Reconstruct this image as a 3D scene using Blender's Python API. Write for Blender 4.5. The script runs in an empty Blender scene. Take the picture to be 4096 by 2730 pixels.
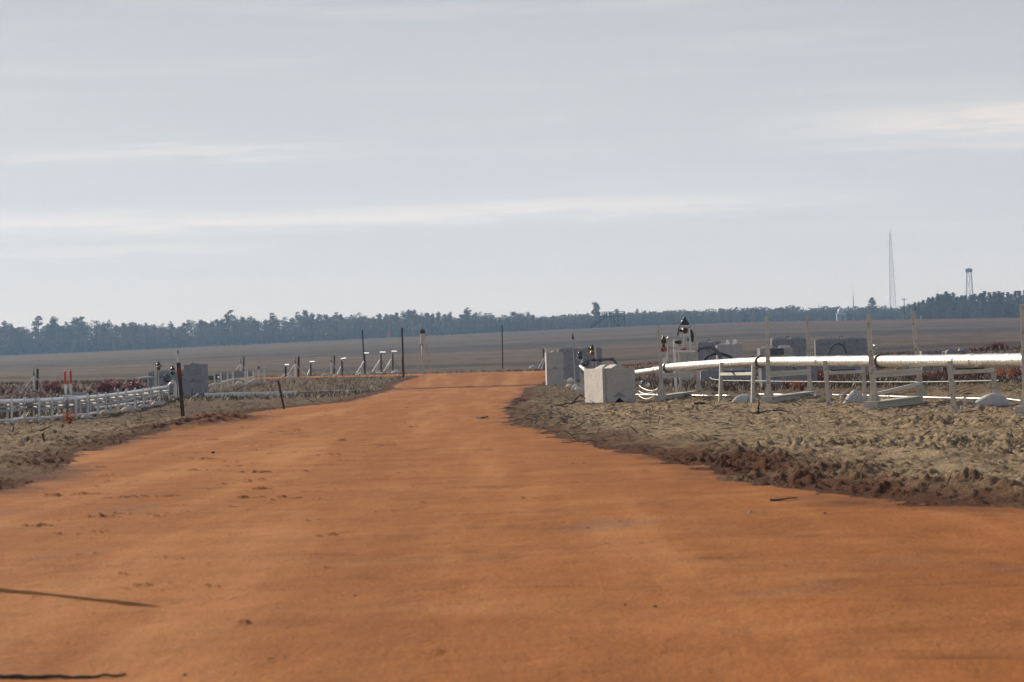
import bpy, bmesh, math, random
import numpy as np
from mathutils import Vector, Matrix

# ---------------------------------------------------------------- camera
F = 11947.0            # focal length in pixels of the 4096 wide photograph
EYE = 0.64             # the photographer crouched low over the road
HOR = 1476.6           # row of the horizon at the middle column
ROLL = math.radians(1.70)
PITCH = math.atan((HOR - 1365.0) / F)      # camera looks slightly up
SC = bpy.context.scene
COL = SC.collection
cam_d = bpy.data.cameras.new("camera")
cam = bpy.data.objects.new("camera", cam_d)
COL.objects.link(cam)
SC.camera = cam
cam_d.sensor_width = 36.0
cam_d.lens = F / 4096.0 * 36.0
cam_d.clip_start = 0.2
cam_d.clip_end = 12000.0
fwd = Vector((0, math.cos(PITCH), math.sin(PITCH)))
r0 = Vector((1, 0, 0)); u0 = r0.cross(fwd)
RIGHT = r0 * math.cos(ROLL) - u0 * math.sin(ROLL)
UP = r0 * math.sin(ROLL) + u0 * math.cos(ROLL)
m = Matrix.Identity(4)
for i in range(3):
    m[i][0] = RIGHT[i]; m[i][1] = UP[i]; m[i][2] = -fwd[i]
m[2][3] = EYE
cam.matrix_world = m
cam_d.dof.use_dof = True
cam_d.dof.focus_distance = 46.0
cam_d.dof.aperture_fstop = 13.0

# ---------------------------------------------------------------- sun, sky, exposure
SUN_AZ = math.radians(36.0)     # to the left of the viewing direction
SUN_EL = math.radians(21.0)
sun_dir = Vector((-math.sin(SUN_AZ) * math.cos(SUN_EL), math.cos(SUN_AZ) * math.cos(SUN_EL), math.sin(SUN_EL)))
sd = bpy.data.lights.new("sun", 'SUN')
sd.energy = 5.0
sd.angle = math.radians(0.5)
sd.color = (1.0, 0.87, 0.69)
sun = bpy.data.objects.new("sun", sd)
COL.objects.link(sun)
sun.rotation_euler = sun_dir.to_track_quat('Z', 'Y').to_euler()
SC.view_settings.view_transform = 'Standard'
SC.view_settings.look = 'None'
SC.view_settings.gamma = 1.0
SC.view_settings.exposure = 0.45

world = bpy.data.worlds.new("World")
SC.world = world
world.use_nodes = True


class NT:
    """short hand for building node trees"""
    def __init__(self, tree):
        self.t = tree

    def n(self, typ, **kw):
        nd = self.t.nodes.new(typ)
        for k, v in kw.items():
            if k == 'inp':
                for kk, vv in v.items():
                    if hasattr(vv, 'is_linked') or isinstance(vv, bpy.types.NodeSocket):
                        self.t.links.new(vv, nd.inputs[kk])
                    else:
                        nd.inputs[kk].default_value = vv
            else:
                setattr(nd, k, v)
        return nd

    def math(self, op, a, b=0.0, c=0.0, clamp=False):
        nd = self.t.nodes.new('ShaderNodeMath')
        nd.operation = op
        nd.use_clamp = clamp
        for i, v in enumerate((a, b, c)):
            if isinstance(v, bpy.types.NodeSocket):
                self.t.links.new(v, nd.inputs[i])
            else:
                nd.inputs[i].default_value = v
        return nd.outputs[0]

    def mix(self, f, a, b, blend='MIX'):
        nd = self.t.nodes.new('ShaderNodeMix')
        nd.data_type = 'RGBA'
        nd.blend_type = blend
        for sock, v in ((nd.inputs[0], f), (nd.inputs[6], a), (nd.inputs[7], b)):
            if isinstance(v, bpy.types.NodeSocket):
                self.t.links.new(v, sock)
            elif sock == nd.inputs[0]:
                sock.default_value = v
            else:
                sock.default_value = (v[0], v[1], v[2], 1.0)
        return nd.outputs[2]

    def noise(self, vec, scale, detail=4.0, rough=0.55, dist=0.0):
        nd = self.n('ShaderNodeTexNoise', inp={'Scale': scale, 'Detail': detail, 'Roughness': rough, 'Distortion': dist})
        if vec is not None:
            self.t.links.new(vec, nd.inputs['Vector'])
        return nd.outputs['Fac']

    def ramp(self, fac, stops):
        nd = self.t.nodes.new('ShaderNodeValToRGB')
        els = nd.color_ramp.elements
        while len(els) > 1:
            els.remove(els[-1])
        els[0].position = stops[0][0]
        c = stops[0][1]
        els[0].color = (c, c, c, 1) if isinstance(c, (int, float)) else (c[0], c[1], c[2], 1)
        for p, c in stops[1:]:
            e = els.new(p)
            e.color = (c, c, c, 1) if isinstance(c, (int, float)) else (c[0], c[1], c[2], 1)
        self.t.links.new(fac, nd.inputs[0])
        return nd.outputs[0]

    def mapping(self, vec, scale=(1, 1, 1), loc=(0, 0, 0), rot=(0, 0, 0)):
        nd = self.n('ShaderNodeMapping', inp={'Scale': scale, 'Location': loc, 'Rotation': rot})
        self.t.links.new(vec, nd.inputs['Vector'])
        return nd.outputs[0]


# the sky: a thin morning overcast over a Nishita sky with wispy streaks of cloud
wt = world.node_tree
wt.nodes.clear()
W = NT(wt)
sky = W.n('ShaderNodeTexSky')
sky.sky_type = 'NISHITA'
sky.sun_disc = False
sky.sun_elevation = SUN_EL
sky.sun_rotation = -SUN_AZ
sky.altitude = 50.0
sky.air_density = 1.0
sky.dust_density = 1.2
sky.ozone_density = 1.5
tc = W.n('ShaderNodeTexCoord')
sep = W.n('ShaderNodeSeparateXYZ')
wt.links.new(tc.outputs['Generated'], sep.inputs[0])
az = W.math('DIVIDE', sep.outputs[0], W.math('MAXIMUM', W.math('ABSOLUTE', sep.outputs[1]), 0.15))
el = sep.outputs[2]
comb = W.n('ShaderNodeCombineXYZ')
wt.links.new(az, comb.inputs[0]); wt.links.new(el, comb.inputs[1])
streak = W.noise(W.mapping(comb.outputs[0], (7, 130, 1)), 1.0, 7.0, 0.62, 0.25)
broad = W.noise(W.mapping(comb.outputs[0], (9, 26, 1), (3.3, 1.7, 0)), 1.0, 3.0, 0.5)
fine = W.noise(W.mapping(comb.outputs[0], (26, 420, 1), (1.3, 0.7, 0)), 1.0, 5.0, 0.6, 0.4)


def band(elev, thick, slope=0.0, a0=None, a1=None, soft=0.05):
    """a long streak of cloud at one height in the sky"""
    e0 = W.math('MULTIPLY_ADD', az, slope, elev)
    wob = W.math('ADD', W.math('MULTIPLY_ADD', streak, 0.014, -0.007), W.math('MULTIPLY_ADD', fine, 0.005, -0.0025))
    d = W.math('ADD', W.math('SUBTRACT', el, e0), wob)
    q = W.math('DIVIDE', d, thick)
    g = W.math('EXPONENT', W.math('MULTIPLY', W.math('MULTIPLY', q, q), -1.0))
    if a0 is not None:
        g = W.math('MULTIPLY', g, W.math('SMOOTHSTEP', az, a0 - soft, a0 + soft) if False else
                   W.math('MULTIPLY_ADD', W.math('SUBTRACT', az, a0), 1.0 / soft, 0.5, clamp=True))
    if a1 is not None:
        g = W.math('MULTIPLY', g, W.math('MULTIPLY_ADD', W.math('SUBTRACT', a1, az), 1.0 / soft, 0.5, clamp=True))
    return g


bands = band(0.0535, 0.0034, 0.008, None, 0.085, 0.11)
bands = W.math('MAXIMUM', bands, W.math('MULTIPLY', band(0.0755, 0.0018, 0.0, -0.17, -0.06, 0.06), 0.55))
bands = W.math('MAXIMUM', bands, W.math('MULTIPLY', band(0.0775, 0.0055, 0.0, 0.115, None, 0.10), 1.05))
bands = W.math('MAXIMUM', bands, W.math('MULTIPLY', band(0.0685, 0.0016, 0.01, 0.10, None, 0.08), 0.5))
bands = W.math('MAXIMUM', bands, W.math('MULTIPLY', band(0.0440, 0.0014, 0.006, None, -0.09, 0.05), 0.6))
bands = W.math('MULTIPLY', bands, W.math('MULTIPLY_ADD', fine, 2.6, -0.45, clamp=True))
wisps = W.math('MULTIPLY', W.math('MULTIPLY_ADD', streak, 4.0, -2.0, clamp=True), 0.35)
cloud = W.math('ADD', W.math('MULTIPLY', bands, 0.9), W.math('MULTIPLY', wisps, 0.6), clamp=True)
veil_low = W.mix(broad, (7.2, 5.95, 4.75), (7.6, 6.25, 4.9))
veil_top = W.mix(broad, (3.5, 3.42, 3.45), (3.95, 3.8, 3.65))
up = W.math('MULTIPLY', el, 1.0 / 0.13, clamp=True)
up = W.math('POWER', up, 0.75)
veil = W.mix(up, veil_low, veil_top)
thin = W.math('MULTIPLY_ADD', W.math('SUBTRACT', el, 0.15), -2.4, 0.93, clamp=True)     # the veil thins towards the zenith
thin = W.math('MINIMUM', W.math('MAXIMUM', thin, 0.34), 0.93)
sky_c = W.mix(thin, sky.outputs[0], veil)
sky_c = W.mix(cloud, sky_c, (8.2, 6.7, 5.3))
bg = W.n('ShaderNodeBackground', inp={'Strength': 0.1})
wt.links.new(sky_c, bg.inputs[0])
wo = W.n('ShaderNodeOutputWorld')
wt.links.new(bg.outputs[0], wo.inputs[0])

# ---------------------------------------------------------------- helpers
rng = random.Random(7)
NR = np.random.RandomState(11)
PERM = NR.permutation(256)
PERM = np.concatenate([PERM, PERM, PERM])
GRA = NR.uniform(0, 2 * np.pi, 256)
GX, GY = np.cos(GRA), np.sin(GRA)


def pnoise(x, y, seed=0):
    xi = np.floor(x).astype(np.int64); yi = np.floor(y).astype(np.int64)
    xf = x - xi; yf = y - yi
    u = xf * xf * xf * (xf * (xf * 6 - 15) + 10)
    v = yf * yf * yf * (yf * (yf * 6 - 15) + 10)

    def g(ix, iy):
        return PERM[PERM[(ix + seed * 37) & 255] + (iy & 255)]
    a = g(xi, yi); b = g(xi + 1, yi); c = g(xi, yi + 1); d = g(xi + 1, yi + 1)
    na = GX[a] * xf + GY[a] * yf
    nb = GX[b] * (xf - 1) + GY[b] * yf
    nc = GX[c] * xf + GY[c] * (yf - 1)
    nd = GX[d] * (xf - 1) + GY[d] * (yf - 1)
    return (na + u * (nb - na)) + v * ((nc + u * (nd - nc)) - (na + u * (nb - na)))


def fbm(x, y, octv=4, seed=0, gain=0.5):
    s = 0; a = 1.0
    for k in range(octv):
        s = s + a * pnoise(x * 2 ** k + 13.7 * k, y * 2 ** k - 7.1 * k, seed + k)
        a *= gain
    return s


def ray(px, py):
    a = (px - 2048.0) / F; b = (1365.0 - py) / F
    d = fwd + RIGHT * a + UP * b
    return d / d.y


def P(px, py, D):
    """the point seen at pixel px, py of the photograph at D metres"""
    d = ray(px, py)
    return Vector((d.x * D, D, EYE + d.z * D))


def horizon_row(px):
    return HOR - math.tan(ROLL) * (px - 2048.0)


FAR_BASE = [(-1500, 1480), (0, 1425), (450, 1406), (1000, 1380), (1400, 1360), (1800, 1341), (2000, 1331), (2400, 1313),
            (2700, 1301), (3000, 1290), (3400, 1284), (4096, 1272), (6000, 1230)]
CREST = [(-1500, 1575), (0, 1536), (700, 1521), (1050, 1509), (1640, 1496), (1900, 1490), (2190, 1482), (2550, 1462), (3000, 1436),
         (4096, 1396), (6000, 1340)]
FB_U = np.array([(p[0] - 2048) / F for p in FAR_BASE]); FB_E = np.array([(horizon_row(p[0]) - p[1]) / F for p in FAR_BASE])
CR_U = np.array([(p[0] - 2048) / F for p in CREST]); CR_E = np.array([(horizon_row(p[0]) - p[1]) / F for p in CREST])


def zg(x, y):
    """height of the land, without its fine roughness"""
    x = np.asarray(x, float); y = np.asarray(y, float)
    yy = np.maximum(y, 1.0)
    u = np.clip(x / np.maximum(yy, 60.0), -0.3, 0.3)
    zc = EYE + 125.0 * np.interp(u, CR_U, CR_E)
    z1 = EYE + 1000.0 * np.interp(u, FB_U, FB_E)
    t = np.clip((yy - 106.0) / 19.0, 0, 1)
    berm = zc * t * t * (3 - 2 * t)
    ec = np.interp(u, CR_U, CR_E); ef = np.interp(u, FB_U, FB_E)
    s = np.clip((yy - 128.0) / 612.0, 0, 1)
    z = np.where(yy < 128.0, berm, EYE + yy * (ec + (ef - ec) * (1 - (1 - s) ** 1.8)) + (125.0 - np.minimum(yy, 300.0)) * 0.0)
    dip = -0.35 * np.exp(-((yy - 150.0) / 14.0) ** 2)
    z = z + dip
    z = np.where(yy > 1000.0, EYE + 1000.0 * ef + np.minimum(yy - 1000.0, 500) * 0.001, z)
    return z


def G(px, py, ymax=1100.0):
    """the ground point seen at a pixel of the photograph"""
    d = ray(px, py)
    lo = 4.0
    prev = lo
    y = lo
    while y < ymax:
        if EYE + d.z * y < float(zg(d.x * y, y)):
            a, b = prev, y
            for _ in range(40):
                mm = 0.5 * (a + b)
                if EYE + d.z * mm < float(zg(d.x * mm, mm)):
                    b = mm
                else:
                    a = mm
            return Vector((d.x * b, b, EYE + d.z * b))
        prev = y
        y *= 1.01
    return Vector((d.x * ymax, ymax, EYE + d.z * ymax))


def ground(x, y):
    return float(zg(x, y))


def new_mat(name):
    mt = bpy.data.materials.new(name)
    mt.use_nodes = True
    nt = mt.node_tree
    nt.nodes.clear()
    k = NT(nt)
    out = k.n('ShaderNodeOutputMaterial')
    b = k.n('ShaderNodeBsdfPrincipled')
    nt.links.new(b.outputs[0], out.inputs[0])
    return mt, k, b, out


def simple(name, c1, c2=None, rough=0.6, metal=0.0, scale=8.0, bump=0.0, bscale=30.0, stretch=(1, 1, 1), spec=0.4, c3=None):
    """a worn surface: two tones mixed by noise, an optional third in small spots, and a fine bump"""
    mt, k, b, out = new_mat(name)
    t = k.n('ShaderNodeTexCoord')
    v = k.mapping(t.outputs['Object'], stretch)
    c2 = c2 or tuple(x * 0.7 for x in c1)
    f = k.ramp(k.noise(v, scale, 5.0, 0.6), [(0.3, 0.0), (0.7, 1.0)])
    c = k.mix(f, c1, c2)
    if c3:
        f3 = k.ramp(k.noise(v, scale * 3.1, 4.0, 0.6), [(0.56, 0.0), (0.66, 1.0)])
        c = k.mix(f3, c, c3)
    mt.node_tree.links.new(c, b.inputs['Base Color'])
    rr = k.math('MULTIPLY_ADD', f, 0.15, rough)
    mt.node_tree.links.new(rr, b.inputs['Roughness'])
    b.inputs['Metallic'].default_value = metal
    b.inputs['Specular IOR Level'].default_value = spec
    if bump:
        bp = k.n('ShaderNodeBump', inp={'Strength': 1.0, 'Distance': bump})
        mt.node_tree.links.new(k.noise(v, bscale, 4.0, 0.6), bp.inputs['Height'])
        mt.node_tree.links.new(bp.outputs[0], b.inputs['Normal'])
    return mt


def tag(o, label=None, cat=None, group=None, kind=None):
    if label: o['label'] = label
    if cat: o['category'] = cat
    if group: o['group'] = group
    if kind: o['kind'] = kind
    return o


def thing(name, label, cat, loc=(0, 0, 0), rz=0.0, group=None):
    o = bpy.data.objects.new(name, None)
    o.empty_display_size = 0.1
    COL.objects.link(o)
    o.location = loc
    o.rotation_euler = (0, 0, rz)
    return tag(o, label, cat, group)


def copy_tree(o, parent=None):
    c = o.copy()
    COL.objects.link(c)
    c.parent = parent
    for ch in o.children:
        copy_tree(ch, c)
    return c


class MB:
    """collects shapes and links them as ONE mesh object"""
    def __init__(self):
        self.v = []; self.f = []

    def add(self, vs, fs):
        o = len(self.v)
        self.v += [tuple(p) for p in vs]
        self.f += [tuple(i + o for i in q) for q in fs]
        return self

    def box(self, c, s, rz=0.0):
        x, y, z = s[0] / 2, s[1] / 2, s[2] / 2
        cs, sn = math.cos(rz), math.sin(rz)
        vs = []
        for dz in (-z, z):
            for dx, dy in ((-x, -y), (x, -y), (x, y), (-x, y)):
                vs.append((c[0] + dx * cs - dy * sn, c[1] + dx * sn + dy * cs, c[2] + dz))
        return self.add(vs, [(3, 2, 1, 0), (4, 5, 6, 7), (0, 1, 5, 4), (1, 2, 6, 5), (2, 3, 7, 6), (3, 0, 4, 7)])

    def beam(self, p0, p1, w, h, up=(0, 0, 1)):
        p0 = Vector(p0); p1 = Vector(p1)
        d = (p1 - p0).normalized()
        s = d.cross(Vector(up))
        if s.length < 1e-4:
            s = d.cross(Vector((0, 1, 0)))
        s.normalize()
        t = s.cross(d).normalized()
        vs = []
        for p in (p0, p1):
            for a, b in ((-1, -1), (1, -1), (1, 1), (-1, 1)):
                vs.append(p + s * (a * w / 2) + t * (b * h / 2))
        return self.add(vs, [(3, 2, 1, 0), (4, 5, 6, 7), (0, 1, 5, 4), (1, 2, 6, 5), (2, 3, 7, 6), (3, 0, 4, 7)])

    def tube(self, pts, r, n=10, caps=True):
        pts = [Vector(p) for p in pts]
        rs = r if isinstance(r, (list, tuple)) else [r] * len(pts)
        ref = Vector((0.13, 0.21, 0.97))
        vs = []; fs = []
        for i, p in enumerate(pts):
            d = (pts[min(i + 1, len(pts) - 1)] - pts[max(i - 1, 0)]).normalized()
            s = d.cross(ref)
            if s.length < 0.05:
                s = d.cross(Vector((1, 0, 0)))
            s.normalize()
            t = s.cross(d)
            for k in range(n):
                a = 2 * math.pi * k / n
                vs.append(p + s * (rs[i] * math.cos(a)) + t * (rs[i] * math.sin(a)))
        for i in range(len(pts) - 1):
            for k in range(n):
                fs.append((i * n + k, i * n + (k + 1) % n, (i + 1) * n + (k + 1) % n, (i + 1) * n + k))
        if caps:
            fs.append(tuple(range(n - 1, -1, -1)))
            fs.append(tuple((len(pts) - 1) * n + k for k in range(n)))
        return self.add(vs, fs)

    def lathe(self, base, prof, n=16, axis=(0, 0, 1)):
        ax = Vector(axis).normalized(); b = Vector(base)
        s = ax.cross(Vector((0, 1, 0)))
        if s.length < 0.05:
            s = ax.cross(Vector((1, 0, 0)))
        s.normalize(); t = ax.cross(s)
        vs = []; fs = []
        for r, h in prof:
            for k in range(n):
                a = 2 * math.pi * k / n
                vs.append(b + ax * h + s * (r * math.cos(a)) + t * (r * math.sin(a)))
        for i in range(len(prof) - 1):
            for k in range(n):
                fs.append((i * n + k, i * n + (k + 1) % n, (i + 1) * n + (k + 1) % n, (i + 1) * n + k))
        fs.append(tuple(range(n - 1, -1, -1)))
        fs.append(tuple((len(prof) - 1) * n + k for k in range(n)))
        return self.add(vs, fs)

    def prism(self, poly, vec):
        vec = Vector(vec); n = len(poly)
        vs = [Vector(p) for p in poly] + [Vector(p) + vec for p in poly]
        fs = [tuple(range(n - 1, -1, -1)), tuple(range(n, 2 * n))]
        for k in range(n):
            fs.append((k, (k + 1) % n, n + (k + 1) % n, n + k))
        return self.add(vs, fs)

    def ell(self, c, r, nu=16, nv=10, fn=None):
        vs = []; fs = []
        for i in range(nv + 1):
            th = math.pi * i / nv
            for k in range(nu):
                a = 2 * math.pi * k / nu
                d = Vector((math.sin(th) * math.cos(a), math.sin(th) * math.sin(a), math.cos(th)))
                p = Vector((d.x * r[0], d.y * r[1], d.z * r[2]))
                if fn:
                    p = fn(d, p)
                vs.append((c[0] + p.x, c[1] + p.y, c[2] + p.z))
        for i in range(nv):
            for k in range(nu):
                fs.append((i * nu + k, (i + 1) * nu + k, (i + 1) * nu + (k + 1) % nu, i * nu + (k + 1) % nu))
        return self.add(vs, fs)

    def build(self, name, mat, parent=None, smooth=False, loc=None, bevel=0.0):
        me = bpy.data.meshes.new(name)
        vs = self.v
        if loc is not None:
            vs = [(p[0] - loc[0], p[1] - loc[1], p[2] - loc[2]) for p in vs]
        me.from_pydata(vs, [], self.f)
        bm = bmesh.new(); bm.from_mesh(me)
        bmesh.ops.recalc_face_normals(bm, faces=bm.faces)
        bm.to_mesh(me); bm.free()
        me.materials.append(mat)
        o = bpy.data.objects.new(name, me)
        COL.objects.link(o)
        if loc is not None:
            o.location = loc
        o.parent = parent
        if smooth:
            me.polygons.foreach_set('use_smooth', [True] * len(me.polygons))
            me.set_sharp_from_angle(angle=math.radians(42))
        if bevel:
            bv = o.modifiers.new("bevel", 'BEVEL')
            bv.width = bevel; bv.segments = 2; bv.limit_method = 'ANGLE'
        return o


def np_mesh(name, V, Q, mat, attrs=None, smooth=True):
    """a big mesh of quads from numpy arrays"""
    me = bpy.data.meshes.new(name)
    me.vertices.add(len(V)); me.vertices.foreach_set('co', V.astype(np.float32).ravel())
    nq = len(Q); w = Q.shape[1]
    me.loops.add(nq * w); me.loops.foreach_set('vertex_index', Q.astype(np.int32).ravel())
    me.polygons.add(nq)
    me.polygons.foreach_set('loop_start', np.arange(0, nq * w, w, dtype=np.int32))
    me.update(calc_edges=True)
    if smooth:
        me.polygons.foreach_set('use_smooth', np.ones(nq, dtype=bool))
    for k, a in (attrs or {}).items():
        at = me.attributes.new(k, 'FLOAT', 'POINT')
        at.data.foreach_set('value', a.astype(np.float32))
    me.materials.append(mat)
    o = bpy.data.objects.new(name, me)
    COL.objects.link(o)
    return o


# ---------------------------------------------------------------- materials of the land
def clay_road():
    mt, k, b, out = new_mat("orange clay")
    t = k.n('ShaderNodeTexCoord'); v = t.outputs['Object']
    L = mt.node_tree.links
    f = k.ramp(k.noise(k.mapping(v, (0.9, 1.1, 1)), 1.0, 9.0, 0.66, 0.5), [(0.32, 0.0), (0.68, 1.0)])
    c = k.mix(f, (0.315, 0.103, 0.020), (0.46, 0.176, 0.045))
    f2 = k.ramp(k.noise(k.mapping(v, (3.2, 3.2, 1)), 1.0, 8.0, 0.74, 0.6), [(0.50, 0.0), (0.64, 1.0)])
    c = k.mix(k.math('MULTIPLY', f2, 0.36), c, (0.215, 0.064, 0.014))
    # smears of darker damp clay pressed by tyres
    f4 = k.ramp(k.noise(k.mapping(v, (0.8, 1.2, 1), (5.1, 2.2, 0)), 1.0, 9.0, 0.72, 1.0), [(0.585, 0.0), (0.66, 1.0)])
    c = k.mix(k.math('MULTIPLY', f4, 0.65), c, (0.15, 0.045, 0.013))
    f5 = k.ramp(k.noise(k.mapping(v, (0.8, 0.9, 1), (9.1, 4.2, 0)), 1.0, 8.0, 0.66, 0.5), [(0.52, 0.0), (0.68, 1.0)])
    c = k.mix(k.math('MULTIPLY', f5, 0.6), c, (0.52, 0.235, 0.080))
    f6 = k.ramp(k.noise(k.mapping(v, (0.9, 0.5, 1), (2.1, 8.2, 0)), 1.0, 3.0, 0.5, 0.3), [(0.64, 0.0), (0.72, 1.0)])
    c = k.mix(k.math('MULTIPLY', f6, 0.5), c, (0.20, 0.120, 0.100))
    g = k.noise(v, 90.0, 3.0, 0.7)
    c = k.mix(k.ramp(g, [(0.3, 0.85), (0.62, 0.0)]), c, (0.19, 0.056, 0.014))
    g2 = k.ramp(k.noise(v, 130.0, 2.0, 0.6), [(0.68, 0.0), (0.74, 1.0)])
    g3 = k.ramp(k.noise(v, 34.0, 4.0, 0.7), [(0.62, 0.0), (0.70, 1.0)])
    c = k.mix(k.math('MULTIPLY', g3, 0.55), c, (0.13, 0.04, 0.012))
    c = k.mix(k.math('MULTIPLY', g2, 0.6), c, (0.62, 0.40, 0.25))
    wt_ = k.noise(k.mapping(v, (1.5, 0.07, 1), (0.4, 0, 0)), 1.0, 4.0, 0.6, 0.15)
    c = k.mix(k.ramp(wt_, [(0.36, 0.42), (0.52, 0.0)]), c, (0.235, 0.076, 0.018))
    c = k.mix(k.ramp(wt_, [(0.50, 0.0), (0.68, 0.5)]), c, (0.50, 0.225, 0.080))
    ed = k.n('ShaderNodeAttribute', attribute_name='edge')
    ef = k.math('ADD', ed.outputs['Fac'], k.math('MULTIPLY_ADD', k.noise(k.mapping(v, (2.4, 1.3, 1)), 1.0, 8.0, 0.72), 2.4, -1.35), clamp=True)
    c = k.mix(k.math('MULTIPLY', ef, 0.9), c, (0.085, 0.026, 0.012))
    L.new(c, b.inputs['Base Color'])
    b.inputs['Roughness'].default_value = 0.95
    b.inputs['Specular IOR Level'].default_value = 0.06
    bp = k.n('ShaderNodeBump', inp={'Strength': 1.0, 'Distance': 0.014})
    h = k.math('ADD', k.math('MULTIPLY', k.noise(v, 60.0, 4.0, 0.65), 0.55), k.math('MULTIPLY', k.noise(k.mapping(v, (3, 1.3, 1)), 3.0, 5.0, 0.6), 1.0))
    L.new(h, bp.inputs['Height']); L.new(bp.outputs[0], b.inputs['Normal'])
    return mt


def sand_mat():
    mt, k, b, out = new_mat("grey sand")
    t = k.n('ShaderNodeTexCoord'); v = t.outputs['Object']
    L = mt.node_tree.links
    f = k.ramp(k.noise(v, 0.9, 6.0, 0.65), [(0.3, 0.0), (0.7, 1.0)])
    c = k.mix(f, (0.50, 0.365, 0.215), (0.60, 0.455, 0.285))
    f2 = k.ramp(k.noise(k.mapping(v, (1.0, 0.6, 1), (3, 1, 0)), 3.2, 9.0, 0.76, 0.5), [(0.49, 0.0), (0.58, 1.0)])
    lt = k.n('ShaderNodeAttribute', attribute_name='litter')
    c = k.mix(k.math('MULTIPLY', lt.outputs['Fac'], 0.72, clamp=True), c, (0.135, 0.094, 0.062))
    lf = k.math('MULTIPLY', f2, k.math('MULTIPLY_ADD', lt.outputs['Fac'], 0.75, 0.42), clamp=True)
    c = k.mix(lf, c, (0.090, 0.061, 0.040))
    f7 = k.ramp(k.noise(k.mapping(v, (5.0, 2.6, 1)), 1.0, 7.0, 0.74, 0.3), [(0.515, 0.0), (0.57, 1.0)])
    f8 = k.math('MULTIPLY', f7, k.math('MULTIPLY_ADD', lt.outputs['Fac'], 0.35, 0.60), clamp=True)
    c = k.mix(f8, c, (0.080, 0.055, 0.036))
    lf2 = k.math('MULTIPLY', lt.outputs['Fac'], k.ramp(k.noise(v, 11.0, 5.0, 0.7), [(0.42, 0.0), (0.62, 1.0)]))
    c = k.mix(k.math('MULTIPLY', lf2, 0.8), c, (0.085, 0.055, 0.035))
    ed = k.n('ShaderNodeAttribute', attribute_name='edge')
    ef = k.math('ADD', ed.outputs['Fac'], k.math('MULTIPLY_ADD', k.noise(k.mapping(v, (1.8, 1.0, 1)), 1.0, 8.0, 0.70), 1.3, -0.55), clamp=True)
    cl = k.mix(k.noise(v, 5.0, 4.0, 0.6), (0.050, 0.015, 0.008), (0.135, 0.042, 0.016))
    c = k.mix(ef, c, cl)
    g = k.noise(v, 120.0, 3.0, 0.7)
    c = k.mix(k.ramp(g, [(0.35, 0.35), (0.65, 0.0)]), c, (0.13, 0.09, 0.055))
    L.new(c, b.inputs['Base Color'])
    b.inputs['Roughness'].default_value = 0.95
    b.inputs['Specular IOR Level'].default_value = 0.05
    bp = k.n('ShaderNodeBump', inp={'Strength': 1.0, 'Distance': 0.035})
    L.new(k.math('ADD', k.noise(v, 22.0, 5.0, 0.65), k.noise(v, 70.0, 3.0, 0.6)), bp.inputs['Height'])
    L.new(bp.outputs[0], b.inputs['Normal'])
    return mt


def field_mat():
    mt, k, b, out = new_mat("dry heath")
    t = k.n('ShaderNodeTexCoord'); v = t.outputs['Object']
    L = mt.node_tree.links
    f = k.ramp(k.noise(k.mapping(v, (0.02, 0.012, 0.02)), 1.0, 6.0, 0.6, 0.5), [(0.32, 0.0), (0.68, 1.0)])
    c = k.mix(f, (0.082, 0.056, 0.044), (0.118, 0.083, 0.062))
    f2 = k.ramp(k.noise(k.mapping(v, (0.22, 0.05, 0.1)), 1.0, 7.0, 0.7), [(0.35, 0.0), (0.7, 1.0)])
    c = k.mix(k.math('MULTIPLY', f2, 0.7), c, (0.048, 0.034, 0.029))
    f5 = k.ramp(k.noise(k.mapping(v, (0.5, 0.16, 0.4)), 1.0, 8.0, 0.80), [(0.44, 0.0), (0.60, 1.0)])
    c = k.mix(k.math('MULTIPLY', f5, 0.55), c, (0.17, 0.118, 0.078))
    tr = k.n('ShaderNodeAttribute', attribute_name='track')
    c = k.mix(k.math('MULTIPLY', tr.outputs['Fac'], 0.95, clamp=True), c, (0.026, 0.026, 0.030))
    f9 = k.noise(k.mapping(v, (0.006, 0.055, 0.02)), 1.0, 7.0, 0.72, 0.6)
    c = k.mix(k.ramp(f9, [(0.36, 0.6), (0.50, 0.0)]), c, (0.045, 0.036, 0.033))
    c = k.mix(k.ramp(f9, [(0.50, 0.0), (0.66, 0.55)]), c, (0.155, 0.115, 0.085))
    rd = k.n('ShaderNodeAttribute', attribute_name='heather')
    rf = k.math('MULTIPLY', rd.outputs['Fac'], k.ramp(k.noise(k.mapping(v, (0.5, 0.2, 0.3)), 1.0, 5.0, 0.7), [(0.42, 0.0), (0.6, 1.0)]))
    c = k.mix(rf, c, (0.16, 0.035, 0.03))
    ed = k.n('ShaderNodeAttribute', attribute_name='edge')
    ef = k.math('ADD', ed.outputs['Fac'], k.math('MULTIPLY_ADD', k.noise(k.mapping(v, (0.9, 0.4, 1)), 1.0, 7.0, 0.66), 1.5, -0.95), clamp=True)
    c = k.mix(ef, c, (0.16, 0.055, 0.028))
    L.new(c, b.inputs['Base Color'])
    b.inputs['Roughness'].default_value = 1.0
    b.inputs['Specular IOR Level'].default_value = 0.05
    bp = k.n('ShaderNodeBump', inp={'Strength': 1.0, 'Distance': 0.25})
    L.new(k.noise(k.mapping(v, (1.2, 0.5, 1)), 1.0, 6.0, 0.7), bp.inputs['Height'])
    L.new(bp.outputs[0], b.inputs['Normal'])
    return mt


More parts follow.
